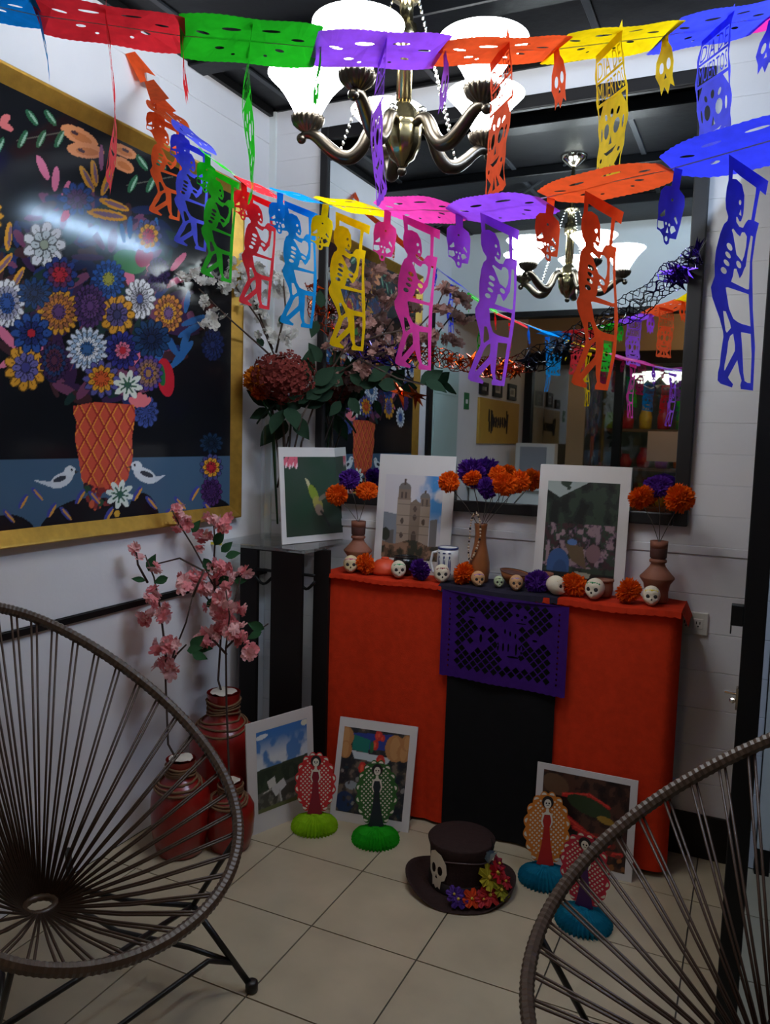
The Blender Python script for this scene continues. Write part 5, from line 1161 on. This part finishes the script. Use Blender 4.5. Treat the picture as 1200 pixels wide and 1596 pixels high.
for lab, x, y, Y, r_ in (('yellow orange marigold beside the burgundy hydrangea', 402, 592, 2.63, .062), ('small orange flower under the burgundy hydrangea', 406, 610, 2.62, .04)):
    p = onY(x, y, Y); o = thing('marigold', lab, 'flower', p); m_ = pom_mesh(11, 160, .85, .4); b = mesh_obj('petals', m_, tissue('marigold_yellow' if r_ > .05 else 'marigold_red', (214, 120, 20) if r_ > .05 else (190, 70, 20), .3, .3), o); b.scale = (r_, r_, r_)
    MB().tube([(0, 0, -.02), Vector((.03, .05, -.12)), GV + Vector((-.01, -.01, .06)) - p], .0035, 6).build('stem', M_leaf, o)
root = GV + Vector((0, 0, .07))
branch('white blossom branches fanning out of the glass vase towards the painting', root, [[(445, 700), (430, 560), (405, 500), (370, 450), (330, 430), (300, 420)], [(425, 545), (400, 480), (385, 430), (380, 400)], [(430, 550), (445, 480), (440, 420)], [(428, 560), (395, 530), (350, 490), (310, 450)]],
       [(378, 440, 26, 18), (395, 475, 24, 14), (372, 410, 16, 8), (440, 440, 20, 14), (447, 400, 12, 6), (420, 520, 20, 10), (450, 525, 16, 9), (345, 445, 18, 9), (300, 425, 14, 7), (330, 500, 14, 6), (320, 470, 12, 5), (405, 430, 16, 8), (285, 432, 8, 4)], [(410, 540, 120), (436, 505, 60)], 2.68, 8, ('white',), .021, .05, 'blossom_branch', 'branch', LD, .05)
branch('dusky pink blossom branches leaning from the glass vase across the mirror', root + Vector((.02, .01, 0)), [[(470, 690), (500, 600), (540, 540), (590, 490), (620, 450)], [(500, 600), (560, 560), (620, 545), (680, 480), (698, 440)], [(520, 565), (530, 500), (550, 440)], [(560, 560), (620, 590), (660, 600)], [(540, 540), (600, 520), (650, 510)]],
       [(530, 540, 22, 12), (560, 500, 24, 14), (585, 540, 26, 16), (610, 470, 20, 10), (560, 450, 16, 8), (540, 410, 14, 6), (640, 520, 20, 10), (690, 480, 16, 9), (695, 450, 12, 6), (680, 515, 14, 7), (600, 430, 16, 7), (520, 590, 18, 8), (570, 575, 18, 10)],
       [(510, 590, 30), (520, 610, 200), (545, 585, -30), (500, 565, 120), (560, 600, 10), (530, 625, 240), (505, 630, 180), (575, 595, 40), (545, 620, -60), (500, 480, 90), (495, 500, 250), (655, 598, 30), (662, 595, -20), (590, 600, 0), (515, 570, 60), (535, 600, 150)], 2.775, 9, ('dusk',), .021, .085, 'blossom_branch', 'branch', LD, .045)
branch('dark green leafy stalks bunched in the neck of the glass vase', root + Vector((.0, .0, 0)), [[(442, 700), (440, 640)], [(445, 760), (470, 650), (485, 620)], [(440, 760), (425, 640), (415, 620)], [(447, 760), (455, 640)], [(432, 760), (450, 680)]], [],
       [(430, 640, 120), (440, 645, 90), (455, 642, 70), (466, 630, 50), (425, 630, 150), (478, 622, 40), (470, 600, 60), (480, 590, 90), (445, 655, 250), (435, 660, 230), (460, 650, 300), (490, 600, 40), (484, 610, 20), (420, 640, 200)], 2.70, 10, ('white',), .02, .10, 'leafy_stalks', 'foliage', LD, .04)
# ================================================================= TINSEL GARLAND IN FRONT OF THE MIRROR
M_tor = mat('tinsel_copper', (196, 74, 24), .18, metal=1.0); M_tbl = mat('tinsel_black', (22, 24, 34), .2, metal=.8); M_tpu = mat('tinsel_violet', (52, 26, 130), .2, metal=.9)
tn = [(1088, 396), (1062, 412), (1040, 428), (1000, 462), (950, 492), (900, 522), (850, 548), (800, 566), (750, 572), (700, 562), (660, 550), (610, 556), (560, 548), (520, 520), (492, 482), (486, 440)]
YT = 2.795; tpts = [onY(x, y, YT) for x, y in tn]
dense = []
for i in range(len(tpts) - 1):
    p0, p1, p2, p3 = tpts[max(i - 1, 0)], tpts[i], tpts[i + 1], tpts[min(i + 2, len(tpts) - 1)]
    for t in np.linspace(0, 1, 12, endpoint=False): dense.append(.5 * ((2 * p1) + (p2 - p0) * t + (2 * p0 - 5 * p1 + 4 * p2 - p3) * t * t + (3 * p1 - p0 - 3 * p2 + p3) * t ** 3))
dense.append(tpts[-1]); ND = len(dense)
tg = thing('tinsel_garland', 'metallic net garland of black, violet and copper stars draped across the mirror', 'garland', tpts[0]); O = tpts[0]
segs = [(0, 34, M_tpu), (30, 84, M_tbl), (80, 128, M_tor), (128, 152, M_tpu), (152, ND, M_tor)]
for a, b_, m in segs:
    for s in range(7):
        pts = []
        for i in range(a, min(b_, ND)):
            ph = 2 * pi * s / 7 + (.55 if s % 2 else -.55) * math.sin(i * 1.15); R_ = .030 * (1 + .25 * math.sin(i * .35)); p = dense[i]; tt = (dense[min(i + 1, ND - 1)] - dense[max(i - 1, 0)]).normalized(); u = Vector((0, 1, 0)); v = tt.cross(u).normalized()
            pts.append(p - O + u * R_ * .75 * math.cos(ph) + v * R_ * math.sin(ph))
        MB().tube(pts, .0017, 4).build('net_strand', m, tg)
def spiky(c, R_, m, seed):
    r = random.Random(seed); mb = MB()
    for k in range(9):
        d_ = Vector((r.gauss(0, 1), r.gauss(0, .5), r.gauss(0, 1))).normalized(); a = d_.orthogonal().normalized(); b = d_.cross(a); L = R_ * r.uniform(.7, 1.1)
        mb.add([a * R_ * .22, b * R_ * .22, -a * R_ * .22, -b * R_ * .22, d_ * L], [(0, 1, 4), (1, 2, 4), (2, 3, 4), (3, 0, 4)])
    return mb.build('tinsel_star', m, tg, False, c - O)
for x, y, R_, m in ((1085, 392, .05, M_tpu), (1066, 420, .055, M_tpu), (1075, 405, .04, M_tbl), (1050, 425, .05, M_tpu), (760, 572, .06, M_tor), (735, 560, .045, M_tor), (790, 572, .05, M_tor), (700, 560, .035, M_tor), (820, 562, .05, M_tbl), (870, 540, .045, M_tbl), (580, 545, .05, M_tpu), (545, 540, .045, M_tpu), (615, 548, .045, M_tpu), (625, 612, .06, M_tor), (490, 445, .05, M_tor), (493, 480, .05, M_tor), (650, 550, .035, M_tor)):
    spiky(onY(x, y, YT + random.uniform(-.015, .015)), R_, m, int(x))
MB().tube([tpts[0] - O, onY(1102, 372, YB - .03) - O], .0012, 4).build('hanging_thread', M_silver, tg)
# ================================================================= THE ROOM BEHIND THE CAMERA (seen in the mirror)
YM = YB - .018
def mY(x, y, Yr):
    d = ray(x, y); t = (2 * YM - Yr) / d[1]; return Vector((d[0] * t, Yr, H + d[2] * t))
def mX(x, y, X):
    d = ray(x, y); t = X / d[0]; return Vector((X, 2 * YM - d[1] * t, H + d[2] * t))
M_beige = mat('beige_paint', (196, 168, 128), .6, noise=.08, scale=3); M_paleg = mat('pale_green_paint', (176, 200, 196), .5)
YS = -1.29
struct(MB().box(XL, 3.2, YS, 0.60, 2.62, 2.70).build('ceiling_lobby', M_beige))
struct(MB().box(XL, 3.2, YS - .10, YS, 2.208, 2.62).build('wall_shopfront', M_beige))
struct(MB().box(XL, 3.2, YS - .06, YS + .02, 2.10, 2.207).build('trim_8', M_blackwood))
struct(MB().box(3.1, 3.2, -4.6, YB + .1, 0, 3.0).build('wall_right', M_beige))
struct(MB().box(XL, 3.1, -4.6, -4.5, 0, 3.0).build('wall_far', mat('shop_wall', (96, 104, 96), .6, noise=.2, scale=3)))
struct(MB().box(XL, 3.1, -4.5, YS - .1, 2.75, 2.85).build('ceiling_shop', M_beige))
dgp = MB().box(XL, XL + .012, .49, .975, .01, 2.12).build('door_2', M_paleg); struct(dgp)
for k in range(5): MB().box(XL + .012, XL + .016, .52, .945, .08 + .41 * k, .44 + .41 * k).build('panel', M_paleg, dgp)
for nm, x0, x1 in (('trim_9', mY(816, 640, YS).x, mY(829, 640, YS).x), ('trim_10', mY(957, 640, YS).x, mY(970, 640, YS).x), ('trim_11', mY(1078, 640, YS).x, mY(1090, 640, YS).x)): struct(MB().box(x0, x1, YS - .05, YS + .04, 0, 2.10).build(nm, M_black))
struct(MB().box(mY(885, 640, YS).x, mY(912, 640, YS).x, YS - .06, YS + .02, 0, 2.10).build('trim_12', M_beige))
M_pane = bpy.data.materials.new('shop_glass'); M_pane.use_nodes = True; glass_nodes(M_pane, (.75, .78, .74, 1), .22, .015)
M_pane2 = bpy.data.materials.new('shop_glass_clear'); M_pane2.use_nodes = True; glass_nodes(M_pane2, (.85, .87, .84, 1), .04, .015)
for nm, xa, xb, m in (('window_1', 829, 885, M_pane), ('window_2', 912, 957, M_pane), ('window_3', 970, 1078, M_pane2)):
    struct(MB().box(mY(xa, 640, YS).x, mY(xb, 640, YS).x, YS - .012, YS - .004, 0, 2.10).build(nm, m))
struct(MB().box(mY(1090, 640, YS).x, 3.1, YS - .012, YS - .004, 0, 2.10).build('window_4', M_pane2))
struct(MB().box(mY(832, 640, -2.0).x - .4, mY(905, 640, -2.0).x, -2.1, -2.0, 0, 2.75).build('wall_shop_inner', mat('shop_inner', (70, 58, 48), .6, noise=.2)))
# things on the lobby wall
sg_a, sg_b = mX(744, 628, XL).y, mX(806, 636, XL).y
sgn = thing('wall_sign', 'long gold wall sign with dark handwriting above the white counter', 'sign', (XL, (sg_a + sg_b) / 2, 1.40))
bevel(MB().box(.0, .02, sg_b - sgn.location.y, sg_a - sgn.location.y, 0, .345).build('sign_board', mat('sign_gold', (190, 148, 56), .5, noise=.12, scale=5), sgn), .003)
r = random.Random(5); hw_ = (sg_a - sg_b)
for k in range(9):
    y0 = hw_ * (.30 - .055 * k); pts = [(.022, y0 - .035 * t * (1 + .3 * math.sin(k)), .17 + (.10 if k in (0, 1, 8) else .045) * math.sin(2 * pi * t * (1 + k % 2) + k) * (1 - .3 * t)) for t in np.linspace(0, 1, 14)]
    MB().tube(pts, .006, 5).build('handwriting', M_sock, sgn)
for k, (x0, x1, y0, y1) in enumerate(((746, 758, 596, 615), (767, 780, 591, 619), (790, 802, 599, 624))):
    a, b = mX(x0, (y0 + y1) / 2, XL), mX(x1, (y0 + y1) / 2, XL); zt, zb = mX((x0 + x1) / 2, y0, XL).z, mX((x0 + x1) / 2, y1, XL).z
    f = thing('picture_frame', ('small black framed certificate nearest the green safety sign', 'tall black framed certificate in the middle above the gold wall sign', 'small black framed certificate nearest the shop glass')[k], 'picture', (XL, (a.y + b.y) / 2, zb), 0, 'small frames above the gold sign'); hw = abs(a.y - b.y) / 2; h_ = zt - zb
    for q in ((-hw, hw, 0, .03), (-hw, hw, h_ - .03, h_)): MB().box(0, .02, q[0], q[1], q[2], q[3]).build('frame_rail', M_black, f)
    for q in ((-hw, -hw + .03), (hw - .03, hw)): MB().box(0, .02, q[0], q[1], .03, h_ - .03).build('frame_side', M_black, f)
    MB().box(0, .012, -hw + .03, hw - .03, .03, h_ - .03).build('certificate', mat('certificate', (190, 186, 176), .6), f)
    MB().box(.012, .0125, -hw * .4, hw * .4, h_ * .35, h_ * .65).build('print', mat('certificate_print', (120, 116, 110), .6), f)
e = mX(726, 638, XL); zt, zb = mX(726, 612, XL).z, mX(726, 638, XL).z
sx = thing('safety_sign', 'small green safety sign on the lobby wall', 'sign', (XL, e.y, zb)); MB().box(0, .006, -.05, .05, 0, zt - zb).build('plate', mat('safety_green', (20, 110, 60), .5), sx); MB().box(.006, .0065, -.02, .025, (zt - zb) * .35, (zt - zb) * .6).build('symbol', M_white, sx)
wb_ = mY(803, 690, -.75), mY(862, 745, -.75)
cn = thing('white_counter', 'white reception counter under the gold wall sign', 'counter', (-1.59, -.55, 0)); bevel(MB().box(-.3, .25, -.6, .75, 0, 1.08).build('body', M_white, cn), .01); bevel(MB().box(-.305, .28, -.62, .78, 1.08, 1.11).build('worktop', M_white, cn), .005)
mo = thing('white_monitor', 'white boxy screen standing on the white counter', 'monitor', ((wb_[0].x + wb_[1].x) / 2, -.78, 1.11)); ww = abs(wb_[1].x - wb_[0].x) / 2; bevel(MB().box(-ww, ww, -.1, .02, .0, wb_[0].z - 1.11).build('casing', M_white, mo), .01); MB().box(-ww * .75, ww * .6, .02, .023, .04, wb_[0].z - 1.11 - .03).build('screen', mat('screen_grey', (150, 156, 166), .4), mo)
# notices on the shop glass
for k, (x0, x1) in enumerate(((1010, 1053), (1056, 1069))):
    a, b = mY(x0, 672, YS), mY(x1, 720, YS); n_ = MB().box(a.x, b.x, YS - .003, YS - .001, b.z, a.z).build('paper_notice', mat('notice_paper', (196, 170, 146), .7)); tag(n_, 'large paper notice taped to the shop glass' if k == 0 else 'narrow paper notice taped beside the large one on the shop glass', 'notice')
# shop lamp, shelves of bright goods, a second garland in the lobby
M_shop = mat('shop_lamp_glow', (255, 248, 235), .4, emit=SHOP_STRENGTH)
lp0 = mY(1030, 592, -2.6)
sl = thing('shop_chandelier_offscreen', 'small white glass chandelier glowing inside the shop', 'chandelier', (lp0.x, -2.6, 2.75))
MB().tube([(0, 0, 0), (0, 0, lp0.z - 2.75 - .05)], .012, 8).build('stem', M_brass, sl)
for k in range(4):
    a = k * pi / 2 + .3; MB().tube([(0, 0, lp0.z - 2.80), (.1 * math.cos(a), .1 * math.sin(a), lp0.z - 2.84), (.2 * math.cos(a), .2 * math.sin(a), lp0.z - 2.79)], .009, 6).build('arm', M_bronze, sl)
    MB().lathe([(.025, 0), (.05, .03), (.09, .07), (.1, .09), (.095, .09), (.02, .01)], 20, (.2 * math.cos(a), .2 * math.sin(a), lp0.z - 2.78)).build('shade_offscreen', M_shop, sl, True)
r = random.Random(9); GC = [(30, 130, 60), (190, 40, 40), (220, 170, 40), (40, 110, 160), (150, 60, 150), (210, 110, 40), (120, 180, 60)]
for k in range(3):
    z_ = .75 + .42 * k; sh_ = thing('shop_shelf', ('low', 'middle', 'high')[k] + ' wooden shelf of bright goods inside the shop', 'shelf', (-.7, -3.4, z_)); MB().box(-.9, .9, -.2, .2, -.03, 0).build('board', M_wood, sh_)
    for s in (-.85, .85): MB().box(s - .02, s + .02, -.2, .2, -.36, -.03).build('bracket', M_wood, sh_)
    for j in range(9):
        c = r.choice(GC); x = -1.5 + .19 * j; h_ = r.uniform(.14, .3); b = MB().lathe([(.05, 0), (.065, .02), (.07, h_ * .5), (.04, h_ * .85), (.045, h_)], 14).build('painted_jar', mat('jar_%d_%d_%d' % c, c, .4), None, True, (x, -3.4, z_)); tag(b, '%s %s painted jar on the %s shelf inside the shop' % ('tall' if h_ > .22 else 'short', dict(zip(GC, ('green', 'red', 'yellow', 'blue', 'violet', 'orange', 'lime green')))[c], ('low', 'middle', 'high')[k]), 'jar', 'jars on the %s shop shelf' % ('low', 'middle', 'high')[k])
gp = [mY(940, 556, -.95), mY(1000, 566, -.90), mY(1062, 574, -.85), mY(1130, 560, -.8)]
garland('magenta paper garland hanging before the shop glass', [tuple(p) for p in gp], ['magenta', 'magenta', 'purple', 'purple'], ME_ban, ME_tab, .2, .1, .2, 1.0, .9, .5)
gp = [mY(985, 590, -1.9), mY(1012, 598, -1.9), mY(1040, 600, -1.9), mY(1066, 596, -1.9)]
garland('small mixed paper garland hanging inside the shop', [tuple(p) for p in gp], ['green', 'cyan', 'red', 'green'], ME_ban, None, .2, .08, .2, 1.0, 1.2, .5)
bz = mY(985, 720, -.9); pf = onZ(0, 0, 0)
# warm ceiling lamp of the lobby
ll = thing('lobby_lamp_offscreen', 'round warm ceiling lamp in the lobby before the shop', 'lamp', (-.4, -.6, 2.62)); MB().lathe([(.14, 0), (.145, -.02), (.13, -.05), (.08, -.07), (.001, -.075)], 28).build('diffuser_offscreen', mat('warm_glow', (255, 206, 150), .5, emit=LOBBY_STRENGTH), ll, True); MB().lathe([(.16, 0), (.16, -.012), (.14, -.014)], 28).build('trim_ring', M_white, ll, True)
